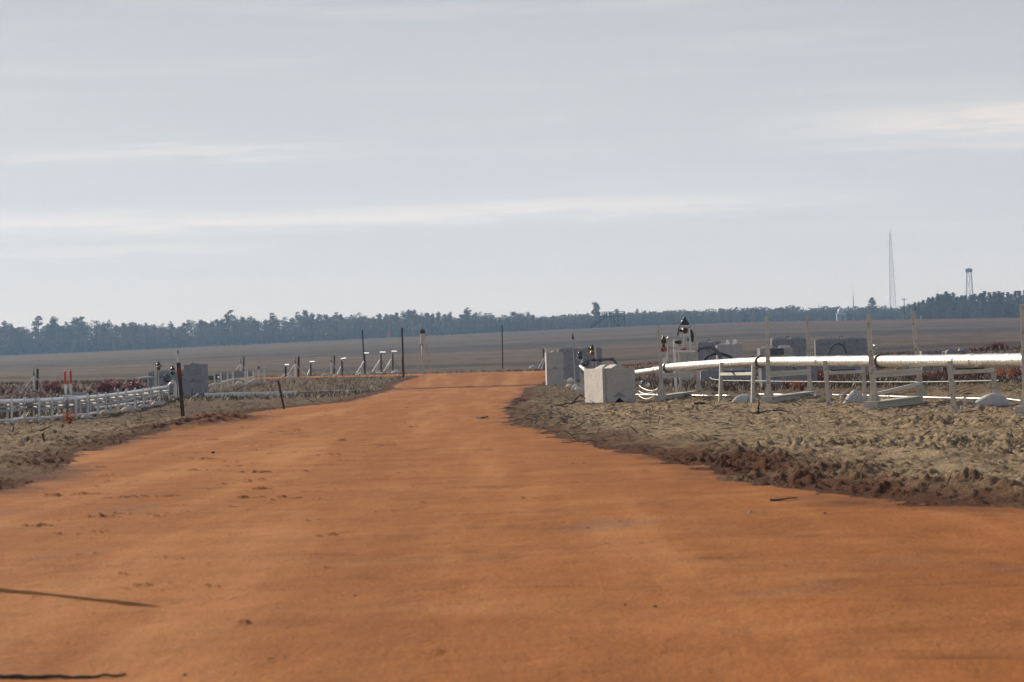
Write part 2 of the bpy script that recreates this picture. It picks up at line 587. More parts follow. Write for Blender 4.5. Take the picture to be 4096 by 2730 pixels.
# ---------------------------------------------------------------- the land: road, sand and field as one sheet
LEFT_EDGE = [(1690, 1501), (1645, 1515), (1576, 1541), (1515, 1576), (1393, 1608), (1219, 1624), (1045, 1645), (905, 1671),
             (749, 1706), (575, 1750), (348, 1811), (157, 1924), (0, 1971), (-400, 2010)]
RIGHT_EDGE = [(2230, 1484), (2196, 1496), (2188, 1520), (2100, 1552), (2085, 1584), (2040, 1610), (2015, 1642), (2024, 1680), (2063, 1706), (2194, 1741),
              (2350, 1785), (2577, 1820), (2786, 1862), (2942, 1924), (3134, 1950), (3308, 1968), (3482, 2005), (3830, 2028), (4096, 2037),
              (4700, 2060)]
le = [(p.x, p.y) for p in (G(*q) for q in LEFT_EDGE)]
re = [(p.x, p.y) for p in (G(*q) for q in RIGHT_EDGE)]
le[0] = (-3.75, 120.5)
re[0] = (1.5, 120.5)
poly = [(-9.5, 120.8)] + le + [(-30.0, 16.0), (-30.0, -40.0), (30.0, -40.0), (30.0, 11.0)] + re[::-1] + [(3.2, 121.5), (6.5, 123.5), (6.5, 126.5), (-14.0, 127.5), (-14.0, 120.8)]
poly = np.array(poly)


def poly_sd(x, y):
    """distance to the road's edge, negative on the road"""
    best = np.full(x.shape, 1e9); inside = np.zeros(x.shape, bool)
    n = len(poly)
    for i in range(n):
        x0, y0 = poly[i]; x1, y1 = poly[(i + 1) % n]
        dx, dy = x1 - x0, y1 - y0
        L2 = dx * dx + dy * dy + 1e-12
        t = np.clip(((x - x0) * dx + (y - y0) * dy) / L2, 0, 1)
        d2 = (x - x0 - t * dx) ** 2 + (y - y0 - t * dy) ** 2
        best = np.minimum(best, d2)
        if y0 != y1:
            c = ((y0 > y) != (y1 > y)) & (x < (x1 - x0) * (y - y0) / (y1 - y0) + x0)
            inside ^= c
    d = np.sqrt(best)
    return np.where(inside, -d, d)


ROAD_M, SAND_M, FIELD_M = clay_road(), sand_mat(), field_mat()


def make_land():
    ys = np.concatenate([np.linspace(-40, 3, 12)[:-1], np.arange(3, 5.6, 0.1), np.arange(5.6, 20, 0.045), np.arange(20, 60, 0.09),
                         np.arange(60, 132, 0.22), np.geomspace(132, 1100, 230), np.linspace(1200, 2500, 8)])
    fine_u = np.linspace(-0.20, 0.20, 720)
    outer = np.array([0.4, 1.0, 2.0, 4.0, 8.0, 15.0, 30.0, 60.0, 120.0, 250.0, 500.0, 900.0])
    w = np.maximum(ys, 9.0)
    X = fine_u[None, :] * w[:, None]
    lft = -0.20 * w[:, None] - outer[None, ::-1] * (1.0 + 0 * w[:, None])
    rgt = 0.20 * w[:, None] + outer[None, :]
    X = np.concatenate([lft, X, rgt], axis=1)
    Y = np.repeat(ys[:, None], X.shape[1], axis=1)
    sdist = poly_sd(X, Y)
    wob = 0.16 * fbm(X * 1.3, Y * 0.8, 4, 3) + 0.13 * fbm(X * 4.5, Y * 2.4, 4, 7, 0.65)
    sd_ = sdist + wob
    Z = zg(X, Y)
    # sand: clods, ruts and wind ripples; a low windrow of scraped soil along the road
    bank = np.clip(sd_, 0, 3)
    off = np.clip(sd_ / 0.12, 0, 1)
    near = np.clip((132 - Y) / 6.0, 0, 1)
    rough = 0.016 * fbm(X * 0.9, Y * 0.5, 4, 5, 0.6)
    c1 = np.clip(fbm(X * 1.6, Y * 0.9, 5, 9, 0.66) - 0.10, 0, 1)
    c2 = np.clip(fbm(X * 4.2, Y * 2.2, 4, 21, 0.66) - 0.14, 0, 1)
    c3 = np.clip(fbm(X * 10.0, Y * 5.0, 3, 27, 0.6) - 0.12, 0, 1)
    patch = np.clip(0.55 + 1.5 * fbm(X * 0.35, Y * 0.2, 3, 29), 0.10, 1.3)
    rough += patch * (0.050 * c1 + 0.058 * c2) + (0.40 + 0.60 * patch) * 0.066 * c3
    rough += -0.028
    rough += -0.02 * np.clip(fbm(X * 2.2 + 40, Y * 1.2, 3, 33, 0.6) - 0.2, 0, 1)
    rw = np.clip((X - 0.3) / 0.8, 0, 1) * np.clip((34 - Y) / 8, 0, 1) + 0.3 * np.clip((-1.2 - X) / 0.6, 0, 1) * np.clip((48 - Y) / 8, 0, 1)
    windrow = np.exp(-((sd_ - 0.5 - 0.3 * rw) / (0.28 + 0.2 * rw)) ** 2) * (0.035 + 0.07 * np.clip(fbm(X * 1.1, Y * 0.8, 4, 15, 0.6), -0.3, 1))
    right_bank = np.clip((X + 0.2) / 1.2, 0, 1) * np.clip((40 - Y) / 12, 0, 1)
    ridge2 = np.exp(-((sd_ - 1.5) / 0.35) ** 2) * right_bank * 0.06 * np.clip(0.45 + fbm(X * 0.9, Y * 0.7, 4, 31, 0.6), 0, 1)
    Zs = rough * (0.75 + 0.25 * np.clip(sd_ / 1.2, 0, 1)) + windrow * 0.8 + ridge2
    Zr = 0.011 * fbm(X * 0.8, Y * 0.5, 4, 41) + 0.006 * fbm(X * 3.0, Y * 2.2, 4, 45)
    clods = np.clip(fbm(X * 2.1, Y * 1.8, 6, 51, 0.70) - 0.80 + 0.19 * np.clip(-X / 1.5, -0.8, 1), 0, 1) * 0.05
    clods += np.clip(fbm(X * 6.5, Y * 5.0, 4, 57, 0.68) - 0.83 + 0.15 * np.clip(-X / 1.5, -0.8, 1), 0, 1) * 0.025
    Zr = Zr + clods
    Zl = np.where(sd_ > 0, off * Zs + (1 - off) * Zr, Zr)
    # the trench for a buried hose across the road
    t0, t1 = G(1540, 1562), G(2180, 1543)
    dx, dy = t1.x - t0.x, t1.y - t0.y
    tl = math.hypot(dx, dy)
    along = ((X - t0.x) * dx + (Y - t0.y) * dy) / tl
    acr = -(X - t0.x) * dy / tl + (Y - t0.y) * dx / tl
    on = np.clip((along + 0.3) * 2, 0, 1) * np.clip((tl - along) * 2 + 0.6, 0, 1)
    wav = acr + 0.25 * fbm(X * 0.8, Y * 0.3, 3, 61)
    mound = on * np.exp(-(wav / 0.55) ** 2)
    Zl = Zl + 0.05 * mound + 0.03 * mound * fbm(X * 3, Y * 2, 3, 65)
    # a low heap of clay under the leaning post on the left
    h0 = G(820, 1696)
    heap = np.exp(-((X - h0.x - 0.05 * (Y - h0.y)) / 0.42) ** 2 - ((Y - h0.y) / 4.5) ** 2)
    Zl = Zl + heap * (0.10 + 0.10 * np.clip(fbm(X * 4, Y * 2, 4, 71, 0.6), -0.4, 1))
    Zf = 0.10 * fbm(X * 0.25, Y * 0.12, 4, 81) + 0.05 * fbm(X * 0.9, Y * 0.5, 3, 85)
    farw = np.clip((Y - 126) / 10.0, 0, 1)
    Z = Z + Zl * near + Zf * farw
    edge_sand = np.clip(1.3 - sd_ / (0.45 + 0.45 * rw), 0, 1) * np.clip(0.95 + 0.6 * fbm(X * 0.5, Y * 0.25, 3, 91), 0.6, 1.4)
    edge_sand = np.maximum(edge_sand, heap * 2.4)
    # the soil along the road stays paler where it bends away near the middle
    pale = np.clip(1 - np.abs(X - 0.2) / 0.9, 0, 1) * np.clip((Y - 20) / 8, 0, 1) * np.clip((58 - Y) / 6, 0, 1)
    edge_sand *= 1 - 0.5 * pale
    edge_road = np.clip(1.0 + sd_ / (0.30 + 0.25 * rw), 0, 1) * np.clip(0.7 + 1.2 * fbm(X * 0.7, Y * 0.3, 3, 95), 0, 1.2)
    edge_road *= 1 - 0.6 * pale
    edge_road = np.maximum(edge_road, mound * 1.7)
    edge_road = np.maximum(edge_road, heap * 2.4)
    edge_road = np.maximum(edge_road, np.clip(clods * 200, 0, 1) * 0.85)
    edge_field = np.clip((134 - Y) / 8.0, 0, 1)
    edge = np.where(Y > 131, edge_field * 0.8, np.where(sd_ > 0, edge_sand, edge_road))
    litter = np.clip((Y - 44) / 24.0, 0.16, 0.9)
    litter = np.where(X < -1, np.clip((Y - 30) / 26.0, 0.45, 1.0), litter)
    litter = np.maximum(litter, pale)
    # tracks and burnt strips on the far field, at fixed places on the slope
    nwob = 18 * fbm(X * 0.012, Y * 0.004, 3, 101)
    track = np.zeros_like(X)
    for y0, wd, amp in ((405, 30, 1.7), (368, 7, 1.1), (292, 5, 0.9), (188, 20, 1.1), (470, 8, 0.5), (350, 5, 0.4), (600, 60, 0.22)):
        track += amp * np.exp(-((Y - y0 + nwob) / wd) ** 2)
    track = track + 0.30 * np.clip((Y - 430) / 40.0, 0, 1)
    track *= np.clip(0.8 + 0.9 * fbm(X * 0.02, Y * 0.03, 4, 111), 0, 1.2)
    heather = np.clip((Y - 520) / 180.0, 0, 1) * np.clip((X - 20) / 60.0, 0, 1)
    heather = np.maximum(heather, 0.22 * np.clip((150 - Y) / 20.0, 0, 1))
    V = np.stack([X, Y, Z], axis=-1).reshape(-1, 3)
    nr, nc = X.shape
    idx = np.arange(nr * nc).reshape(nr, nc)
    Q = np.stack([idx[:-1, :-1], idx[:-1, 1:], idx[1:, 1:], idx[1:, :-1]], axis=-1).reshape(-1, 4)

    def cen(a):
        return (a[:-1, :-1] + a[:-1, 1:] + a[1:, 1:] + a[1:, :-1]).reshape(-1) / 4
    cs, cx, cy = cen(sd_), cen(X), cen(Y)
    lim = np.where((cx < -8.7 - np.maximum(0, cy - 62) * 0.065) & (cy > 48), 40.0, np.where(cx / cy < -0.125, 98.0, np.where(cx > 4.6, 104.0, 127.0))) + 5 * fbm(cx * 0.4, cy * 0.1, 3, 121)
    road = (cs <= 0) & (cy < 129)
    field = ~road & (cy > lim)
    sand = ~road & ~field
    at = {'edge': edge.reshape(-1), 'litter': litter.reshape(-1), 'track': track.reshape(-1), 'heather': heather.reshape(-1)}
    for name, mask, mat in (('road', road, ROAD_M), ('sand', sand, SAND_M), ('field', field, FIELD_M)):
        q = Q[mask]
        used, inv = np.unique(q, return_inverse=True)
        o = np_mesh(name, V[used], inv.reshape(-1, 4), mat, {kk: a[used] for kk, a in at.items()})
        o['kind'] = 'structure'
    return X, Y, Z


LX, LY, LZ = make_land()


def land_z(x, y):
    """height of the finished land, roughness and all"""
    j = int(np.clip(np.searchsorted(LY[:, 0], y), 1, LY.shape[0] - 1))
    if y - LY[j - 1, 0] < LY[j, 0] - y:
        j -= 1
    i = int(np.argmin(np.abs(LX[j] - x)))
    return float(LZ[j, i])


def GZ(px, py):
    p = G(px, py)
    p.z = min(p.z + 0.05, land_z(p.x, p.y))
    return p


# ---------------------------------------------------------------- morning haze
HAZE = True
if HAZE:
    hb = MB(); hb.box((0, 1230, 60.0), (3900, 2620, 190.0))
    mt = bpy.data.materials.new("haze air")
    mt.use_nodes = True
    mt.node_tree.nodes.clear()
    hk = NT(mt.node_tree)
    pv = hk.n('ShaderNodeVolumePrincipled')
    pv.inputs['Color'].default_value = (0.42, 0.66, 1.0, 1)
    pv.inputs['Density'].default_value = 0.00024
    pv.inputs['Anisotropy'].default_value = 0.2
    ho = hk.n('ShaderNodeOutputMaterial')
    mt.node_tree.links.new(pv.outputs[0], ho.inputs['Volume'])
    tag(hb.build("haze", mt), kind='stuff')
SC.cycles.volume_bounces = 1
SC.cycles.max_bounces = 6
SC.cycles.transparent_max_bounces = 6
# ---------------------------------------------------------------- materials of the things
M = {}
M['concrete'] = simple("concrete", (0.50, 0.465, 0.43), (0.41, 0.38, 0.35), 0.85, 0, 3.5, 0.004, 60, c3=(0.33, 0.30, 0.275))
M['concrete_old'] = simple("weathered concrete", (0.30, 0.30, 0.315), (0.22, 0.222, 0.235), 0.85, 0, 3.0, 0.004, 50, c3=(0.13, 0.13, 0.14))
M['post'] = simple("off white strut", (0.55, 0.515, 0.44), (0.44, 0.41, 0.345), 0.5, 0.0, 7, 0.001, 60, c3=(0.27, 0.23, 0.18))
M['galv'] = simple("galvanised steel", (0.40, 0.405, 0.41), (0.29, 0.295, 0.31), 0.5, 0.35, 9)
M['steel'] = simple("bright steel", (0.62, 0.62, 0.62), (0.45, 0.45, 0.45), 0.28, 1.0, 14)
M['white'] = simple("white paint", (0.78, 0.78, 0.77), (0.66, 0.66, 0.64), 0.45, 0, 5, c3=(0.5, 0.48, 0.44))
M['pvc'] = simple("white plastic", (0.80, 0.80, 0.80), (0.70, 0.70, 0.69), 0.35, 0, 4)
M['rust'] = simple("rusty steel", (0.105, 0.052, 0.034), (0.055, 0.030, 0.024), 0.8, 0.1, 12, 0.002, 60)
M['black'] = simple("black plastic", (0.018, 0.018, 0.020), (0.030, 0.030, 0.033), 0.35, 0, 12)
M['rubber'] = simple("dark rubber", (0.030, 0.031, 0.034), (0.05, 0.05, 0.055), 0.6, 0, 9)
M['brass'] = simple("ochre enamel", (0.45, 0.22, 0.055), (0.30, 0.14, 0.035), 0.4, 0.3, 12)
M['red'] = simple("red paint", (0.62, 0.035, 0.025), (0.48, 0.03, 0.022), 0.45, 0, 6)
M['pink'] = simple("pink flag plastic", (0.85, 0.10, 0.14), (0.7, 0.07, 0.10), 0.5, 0, 6)
M['yellow'] = simple("yellow flag plastic", (0.75, 0.45, 0.04), (0.6, 0.36, 0.03), 0.5, 0, 6)
M['orange'] = simple("orange tape", (0.30, 0.035, 0.015), (0.16, 0.022, 0.010), 0.5, 0, 9)
M['blue'] = simple("dark blue plastic", (0.02, 0.03, 0.13), (0.015, 0.02, 0.09), 0.5, 0, 9)
M['bag'] = simple("woven sack", (0.50, 0.49, 0.485), (0.40, 0.39, 0.39), 0.75, 0, 10, 0.006, 26, c3=(0.33, 0.29, 0.24))
M['bag_white'] = simple("white woven sack", (0.70, 0.68, 0.65), (0.58, 0.56, 0.54), 0.7, 0, 9, 0.006, 26, c3=(0.42, 0.36, 0.3))
M['twine'] = simple("frayed sack neck", (0.60, 0.52, 0.42), (0.46, 0.38, 0.3), 0.8, 0, 20)
M['wood'] = simple("grey timber", (0.045, 0.040, 0.036), (0.028, 0.025, 0.022), 0.9, 0, 5, 0.01, 20)
M['bark'] = simple("dead wood", (0.050, 0.036, 0.027), (0.085, 0.064, 0.046), 0.95, 0, 22, 0.004, 60)
M['trunk'] = simple("tree bark", (0.085, 0.070, 0.060), (0.05, 0.042, 0.036), 0.95, 0, 2)
M['hose'] = simple("grey hose", (0.13, 0.135, 0.145), (0.09, 0.095, 0.10), 0.5, 0, 9)
M['cloth'] = simple("dark blue cloth", (0.020, 0.026, 0.045), (0.035, 0.04, 0.06), 0.9, 0, 7)
M['panel'] = simple("grey sheet panel", (0.10, 0.105, 0.115), (0.075, 0.08, 0.088), 0.6, 0, 5)


def glass_mat():
    mt, k, b, out = new_mat("clear glass")
    b.inputs['Base Color'].default_value = (0.9, 0.93, 0.95, 1)
    b.inputs['Roughness'].default_value = 0.08
    b.inputs['Transmission Weight'].default_value = 0.55
    b.inputs['IOR'].default_value = 1.45
    return mt


M['glass'] = glass_mat()
_mt, _k, _b, _o = new_mat("lamp diffuser")  # emissive material for the strip added to each head
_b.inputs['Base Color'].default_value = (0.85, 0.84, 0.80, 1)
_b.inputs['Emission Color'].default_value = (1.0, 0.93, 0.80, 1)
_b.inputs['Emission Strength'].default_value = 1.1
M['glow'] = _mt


def jacket_mat():
    """aluminium pipe jacket: bright sheet with dull patches and faint dents"""
    mt, k, b, out = new_mat("aluminium jacket")
    t = k.n('ShaderNodeTexCoord'); v = t.outputs['Object']
    L = mt.node_tree.links
    f = k.ramp(k.noise(k.mapping(v, (2.2, 2.2, 5)), 1.0, 5.0, 0.6), [(0.3, 0.0), (0.7, 1.0)])
    L.new(k.mix(f, (0.66, 0.635, 0.60), (0.47, 0.445, 0.415)), b.inputs['Base Color'])
    L.new(k.math('MULTIPLY_ADD', f, 0.14, 0.34), b.inputs['Roughness'])
    b.inputs['Metallic'].default_value = 0.82
    bp = k.n('ShaderNodeBump', inp={'Strength': 1.0, 'Distance': 0.006})
    L.new(k.math('ADD', k.noise(k.mapping(v, (3, 3, 9)), 1.0, 4.0, 0.6), k.noise(k.mapping(v, (18, 3, 12)), 1.0, 2.0, 0.5)), bp.inputs['Height'])
    L.new(bp.outputs[0], b.inputs['Normal'])
    return mt


M['jacket'] = jacket_mat()
M['seam'] = simple("seam shadow grey metal", (0.33, 0.31, 0.29), (0.22, 0.21, 0.19), 0.6, 0.2, 12)  # darker grey metal of the overlapped jacket seams
M['clamp'] = simple("dark steel clamp", (0.16, 0.155, 0.15), (0.09, 0.088, 0.086), 0.45, 0.6, 14)
M['white_jacket'] = simple("pale pipe wrap", (0.82, 0.82, 0.81), (0.70, 0.70, 0.69), 0.30, 0.25, 9, 0.003, 30)


def leaf_mat(name, c1, c2, c3=None, trans=0.35, rough=0.6):
    mt, k, b, out = new_mat(name)
    L = mt.node_tree.links
    oi = k.n('ShaderNodeObjectInfo')
    t = k.n('ShaderNodeTexCoord')
    f = k.ramp(k.noise(t.outputs['Object'], 1.7, 4.0, 0.65), [(0.35, 0.0), (0.65, 1.0)])
    c = k.mix(f, c1, c2)
    if c3:
        c = k.mix(k.math('MULTIPLY', oi.outputs['Random'], 0.8), c, c3)
    L.new(c, b.inputs['Base Color'])
    b.inputs['Roughness'].default_value = rough
    b.inputs['Specular IOR Level'].default_value = 0.3
    tr = k.n('ShaderNodeBsdfTranslucent')
    L.new(c, tr.inputs[0])
    mx = k.n('ShaderNodeMixShader', inp={0: trans})
    L.new(b.outputs[0], mx.inputs[1]); L.new(tr.outputs[0], mx.inputs[2])
    L.new(mx.outputs[0], out.inputs[0])
    return mt


M['needle'] = leaf_mat("pine foliage", (0.030, 0.040, 0.026), (0.075, 0.086, 0.052), (0.11, 0.105, 0.07), 0.25)
M['dry_leaf'] = leaf_mat("winter foliage", (0.085, 0.075, 0.06), (0.12, 0.105, 0.08), None, 0.25)
M['red_leaf'] = leaf_mat("red leaves", (0.23, 0.014, 0.018), (0.095, 0.010, 0.012), (0.13, 0.04, 0.02), 0.32, 0.38)
M['rust_leaf'] = leaf_mat("rusty leaves", (0.42, 0.075, 0.02), (0.22, 0.04, 0.014), (0.30, 0.12, 0.03), 0.35, 0.5)
M['grass'] = leaf_mat("dry grass", (0.065, 0.038, 0.023), (0.036, 0.023, 0.016), None, 0.15)

ORD = ['first', 'second', 'third', 'fourth', 'fifth', 'sixth', 'seventh', 'eighth', 'ninth', 'tenth', 'eleventh', 'twelfth',
       'thirteenth', 'fourteenth', 'fifteenth', 'sixteenth', 'seventeenth', 'eighteenth']


def height_at(px, py, D):
    return P(px, py, D).z


def join_into(o, mb, slot):
    """adds loose shapes to the mesh of a part, with the material of the given slot"""
    me = o.data
    bm = bmesh.new(); bm.from_mesh(me)
    vs = [bm.verts.new(p) for p in mb.v]
    for f in mb.f:
        nf = bm.faces.new([vs[i] for i in f]); nf.material_index = slot
    bmesh.ops.recalc_face_normals(bm, faces=bm.faces)
    bm.to_mesh(me); bm.free()


# ---------------------------------------------------------------- concrete blocks
def block_parts(root, L, H, Wd, mat, keys=True, groove=True, z0=0.0, y0=0.0, tongue=True):
    """an interlocking block lying along its local Y axis: V groove beneath, two roof-shaped keys on top"""
    w = Wd / 2
    mb = MB()
    if groove:
        prof = [(-w, 0), (-0.10, 0), (0, 0.085), (0.10, 0), (w, 0), (w, H), (-w, H)]
    else:
        prof = [(-w, 0), (w, 0), (w, H), (-w, H)]
    mb.prism([(x, y0, z0 + z) for x, z in prof], (0, L, 0))
    if tongue:
        for ye, s in ((y0 + L - 0.001, 1),):
            mb.add([(-0.11, ye, z0 + 0.003), (0.11, ye, z0 + 0.003), (0, ye + s * 0.055, z0 + 0.003),
                    (-0.11, ye, z0 + H - 0.003), (0.11, ye, z0 + H - 0.003), (0, ye + s * 0.055, z0 + H - 0.003)],
                   [(0, 2, 1), (3, 4, 5), (0, 1, 4, 3), (1, 2, 5, 4), (2, 0, 3, 5)])
    body = mb.build('body', mat, root, bevel=0.010)
    if keys:
        n = 2
        gap = 0.16
        kl = (L - 0.10 - gap * (n - 1)) / n
        for i in range(n):
            ya = y0 + 0.05 + i * (kl + gap)
            k = MB()
            kw, kh, sl = 0.125, 0.066, 0.09
            z = z0 + H + 0.0005
            if i == 0 and L < 1.4:
                a_s, b_s = 0.0, 0.03
            else:
                a_s, b_s = sl, sl
            k.add([(-kw, ya, z), (kw, ya, z), (kw, ya + kl, z), (-kw, ya + kl, z),
                   (-0.02, ya + a_s, z + kh), (0.02, ya + a_s, z + kh), (0.02, ya + kl - b_s, z + kh), (-0.02, ya + kl - b_s, z + kh)],
                  [(3, 2, 1, 0), (4, 5, 6, 7), (0, 1, 5, 4), (1, 2, 6, 5), (2, 3, 7, 6), (3, 0, 4, 7)])
            k.build('key', mat, root, bevel=0.006)
    return body


def block(label, base, yaw, L=1.83, H=0.61, Wd=0.61, mat='concrete', keys=True, group=None, loop=False, groove=True, centre=False, tongue=True):
    r = thing('concrete_block', label, 'concrete block', base, yaw, group)
    block_parts(r, L, H, Wd, M[mat], keys, groove, 0.0, -L / 2 if centre else 0.0, tongue)
    if loop:
        z = H - 0.02
        yc = 0.0 if centre else L / 2
        lp = MB()
        lp.tube([(0, yc - 0.07, z), (0, yc - 0.065, z + 0.09), (0, yc - 0.03, z + 0.125), (0, yc + 0.03, z + 0.125), (0, yc + 0.065, z + 0.09), (0, yc + 0.07, z)], 0.012, 8)
        lp.build('lifting_loop', M['rust'], r, True)
    return r


YB = math.radians(14)
bp_ = G(2432, 1608)
front_c = Vector((bp_.x + 0.02, bp_.y, -0.02))
big = block('single pale concrete block at the sandy road corner, its left side sunlit', (front_c.x + 0.19, front_c.y, -0.02), YB, 1.25, 0.62, 0.61, 'concrete', True, None, False)
notch = MB()   # the dark pocket above the groove on the block's front end
notch.add([(-0.115, -0.003, 0.10), (0.115, -0.003, 0.10), (0.0, -0.003, 0.20), (0.0, 0.03, 0.115)], [(0, 1, 3), (1, 2, 3), (2, 0, 3), (0, 2, 1)])
notch.build('lifting_pocket', M['concrete_old'], big)
ck = MB()
cpts = [(-0.25 + 0.015 * math.sin(i * 1.7) + 0.012 * math.sin(i * 0.6), -0.0025, 0.02 + i * 0.029) for i in range(21)]
for a, b in zip(cpts[:-1], cpts[1:]):
    ck.beam(a, b, 0.006, 0.0035, (0, 1, 0))
ck.build('crack', M['rust'], big)

st = G(2222, 1542)
for i, (nm, lab) in enumerate((('lower', 'lower block of the two grey blocks stacked at the right road edge'),
                               ('upper', 'upper block of the two grey blocks stacked at the right road edge'))):
    block(lab, (st.x, st.y, -0.03 + i * 0.612), math.radians(2.2), 0.9, 0.61, 0.61, 'concrete', True, 'stacked blocks at the right end of the road', tongue=False)
lb = P(2322, 1470, 112.5)
for i, lab in enumerate(('lower long block lying behind the right roadside stack, side on', 'upper long block behind the right roadside stack, two keys on its top')):
    block(lab, (lb.x, lb.y, ground(lb.x, lb.y) - 0.05 + i * 0.612), math.radians(90), 1.62, 0.61, 0.61, 'concrete_old', True, 'stacked blocks at the right end of the road', centre=True)
st2 = P(776, 1594, 107.5)
for i, lab in enumerate(('lower block of the two dark blocks stacked behind the leaning rusty post',
                         'upper block of the two dark blocks stacked behind the leaning rusty post')):
    block(lab, (st2.x - 0.02, 107.5, -0.10 + i * 0.625), math.radians(-9), 0.9, 0.62, 0.66, 'concrete_old', True, 'stacked blocks at the left end of the road', tongue=False)
lb2 = P(700, 1500, 112.0)
for i, lab in enumerate(('lower long dark block lying behind the left valve gear', 'upper long dark block behind the left valve gear, keyed on top')):
    block(lab, (lb2.x, lb2.y, -0.30 + i * 0.612), math.radians(90), 1.95, 0.61, 0.61, 'concrete_old', True, 'stacked blocks at the left end of the road', centre=True)


def block_at(label, x0, x1, ytop, D, n, yaw, H=0.61, mat='concrete_old', group='blocks behind the silver pipe', loop=False, keys=True, L=None):
    """n blocks on top of each other whose topmost reaches row ytop; the labels go from the bottom up"""
    p = P((x0 + x1) / 2, ytop, D)
    L = L or (x1 - x0) / F * D
    for i in range(n):
        z = p.z - (0.066 if keys else 0) - H * (n - i) - 0.002 * (n - 1 - i)
        block(label[i], (p.x, p.y, z), math.radians(yaw), L, H, 0.61, mat, keys, group, loop and i == n - 1, True, True)


block_at(['bottom block under the arched black hose behind the silver pipe', 'long grey block with an arched black hose on its face'],
         3262, 3466, 1350, 109, 2, 84, 0.64, loop=True)
block_at(['bottom block at the back between two tall posts', 'dark block at the back between two tall posts, lifting loop on top'],
         3078, 3222, 1350, 113, 2, 97, 0.64, loop=True)
block_at(['wide dark block standing on the ground behind the red shrub and tall post'], 3041, 3264, 1440, 77, 1, 88, 0.70, keys=False)
block_at(['small pale block with keyed top and dark panel, on the wide dark block'], 3036, 3166, 1383, 77, 1, 88, 0.25, 'concrete')
block_at(['bottom far block left of the two glass domes', 'far keyed block just left of the two glass domes'], 2788, 2886, 1364, 118, 2, 90, 0.64, loop=True)
block_at(['bottom block of the pale stack under two glass domes', 'pale block carrying two glass domes'], 2868, 2970, 1372, 113, 2, 86, 0.58, 'concrete')
block_at(['long low block with shaded foot beneath the silver pipe'], 2800, 3022, 1474, 104, 1, 90, 0.42)
block_at(['lower block of the narrow sunlit pair behind the valve stand', 'upper block of the narrow sunlit pair behind the valve stand'],
         2720, 2764, 1410, 92, 2, 90, 0.42, 'concrete', keys=False)
block_at(['low grey slab far right behind the pipe, beside the lone leaning post'], 3676, 3752, 1404, 76, 1, 93, 0.5, keys=False)
block_at(['low grey slab far right with a keyed top, behind the pipe'], 3776, 3864, 1394, 76, 1, 93, 0.5)
pn = MB(); pp = P(3102, 1407, 76.4)  # dark sheet before the block imitates its shaded face
pn.box((0, 0, 0), (0.46, 0.03, 0.16))
o = pn.build('cover_panel', M['panel'], None, loc=None); o.location = (pp.x, 76.60 - 0.0, pp.z); tag(o, 'dark flat panel leaning on the small pale block', 'panel')
for i, px in enumerate((2911, 2940)):
    p = P(px, 1378 - i * 2, 112.8)
    t_ = thing('warning_lamp', ['left glass dome on the pale block', 'right glass dome on the pale block'][i], 'lamp', p, 0, 'glass domes on the pale block')
    MB().lathe((0, 0, -0.03), [(0.05, 0), (0.05, 0.04), (0.035, 0.05)], 14).build('lamp_base', M['steel'], t_, True)
    MB().lathe((0, 0, 0.02), [(0.052, 0), (0.06, 0.04), (0.058, 0.09), (0.04, 0.13), (0.01, 0.148)], 16).build('dome', M['glass'], t_, True)

# hose hanging over the block's face
hp = [P(px, py, 108.2) for px, py in ((3310, 1419), (3318, 1402), (3330, 1386), (3343, 1378), (3357, 1376), (3371, 1381), (3380, 1394), (3386, 1417))]
tag(MB().tube(hp, 0.028, 10).build('black_hose', M['rubber'], None, True, hp[0]), 'black hose arched against the long grey block', 'hose')


# ---------------------------------------------------------------- the silver pipe and its supports on the right
PIPE_D = [(2640, 58.8), (2660, 58), (2945, 52.6), (3130, 49.5), (3380, 44.4), (3580, 41.2), (3890, 36.5), (4100, 34.2), (4400, 31.5), (4800, 28.6)]
PIPE_Y = [(2640, 1472.5), (2676, 1470), (2740, 1465.5), (2837, 1458.5), (2940, 1452), (3038, 1447.5), (3200, 1446), (3478, 1445), (3751, 1444.5), (4096, 1441), (4400, 1436), (4800, 1428)]


def pipe_pt(px):
    D = np.interp(px, [a[0] for a in PIPE_D], [a[1] for a in PIPE_D])
    y = np.interp(px, [a[0] for a in PIPE_Y], [a[1] for a in PIPE_Y])
    return P(px, y, float(D))


pr = thing('insulated_pipe', 'fat silver insulated pipe crossing the right side on posts', 'pipe', pipe_pt(3480))
xs = np.linspace(2658, 4800, 90)
pts = [pipe_pt(x) for x in xs]
# resample evenly and add the shallow seams of the jacket
den = [pts[0]]
for a, b in zip(pts[:-1], pts[1:]):
    n = max(1, int((b - a).length / 0.03))
    for i in range(1, n + 1):
        den.append(a.lerp(b, i / n))
R0 = 0.0815
smooth_pts = [sum((den[max(0, min(len(den) - 1, i + k))] for k in range(-6, 7)), Vector()) / 13 for i in range(len(den))]
acc = 0.0; rad = []; seams = []; last = 0.0
for i, p in enumerate(smooth_pts):
    if i:
        acc += (p - smooth_pts[i - 1]).length
    dent = 0.0022 * math.sin(acc * 5.1) * math.sin(acc * 1.7 + 1) + 0.0015 * math.sin(acc * 13.0)
    rad.append(R0 + dent)
    if acc - last > 0.24:
        seams.append(i); last = acc
loc = pr.location
mb = MB().tube([p - loc for p in smooth_pts], rad, 28)
seam = MB()
for i in seams:
    d = (smooth_pts[min(i + 1, len(smooth_pts) - 1)] - smooth_pts[i - 1]).normalized()
    seam.tube([smooth_pts[i] - loc - d * 0.007, smooth_pts[i] - loc + d * 0.007], [rad[i] + 0.0018, rad[i] + 0.0018], 28)
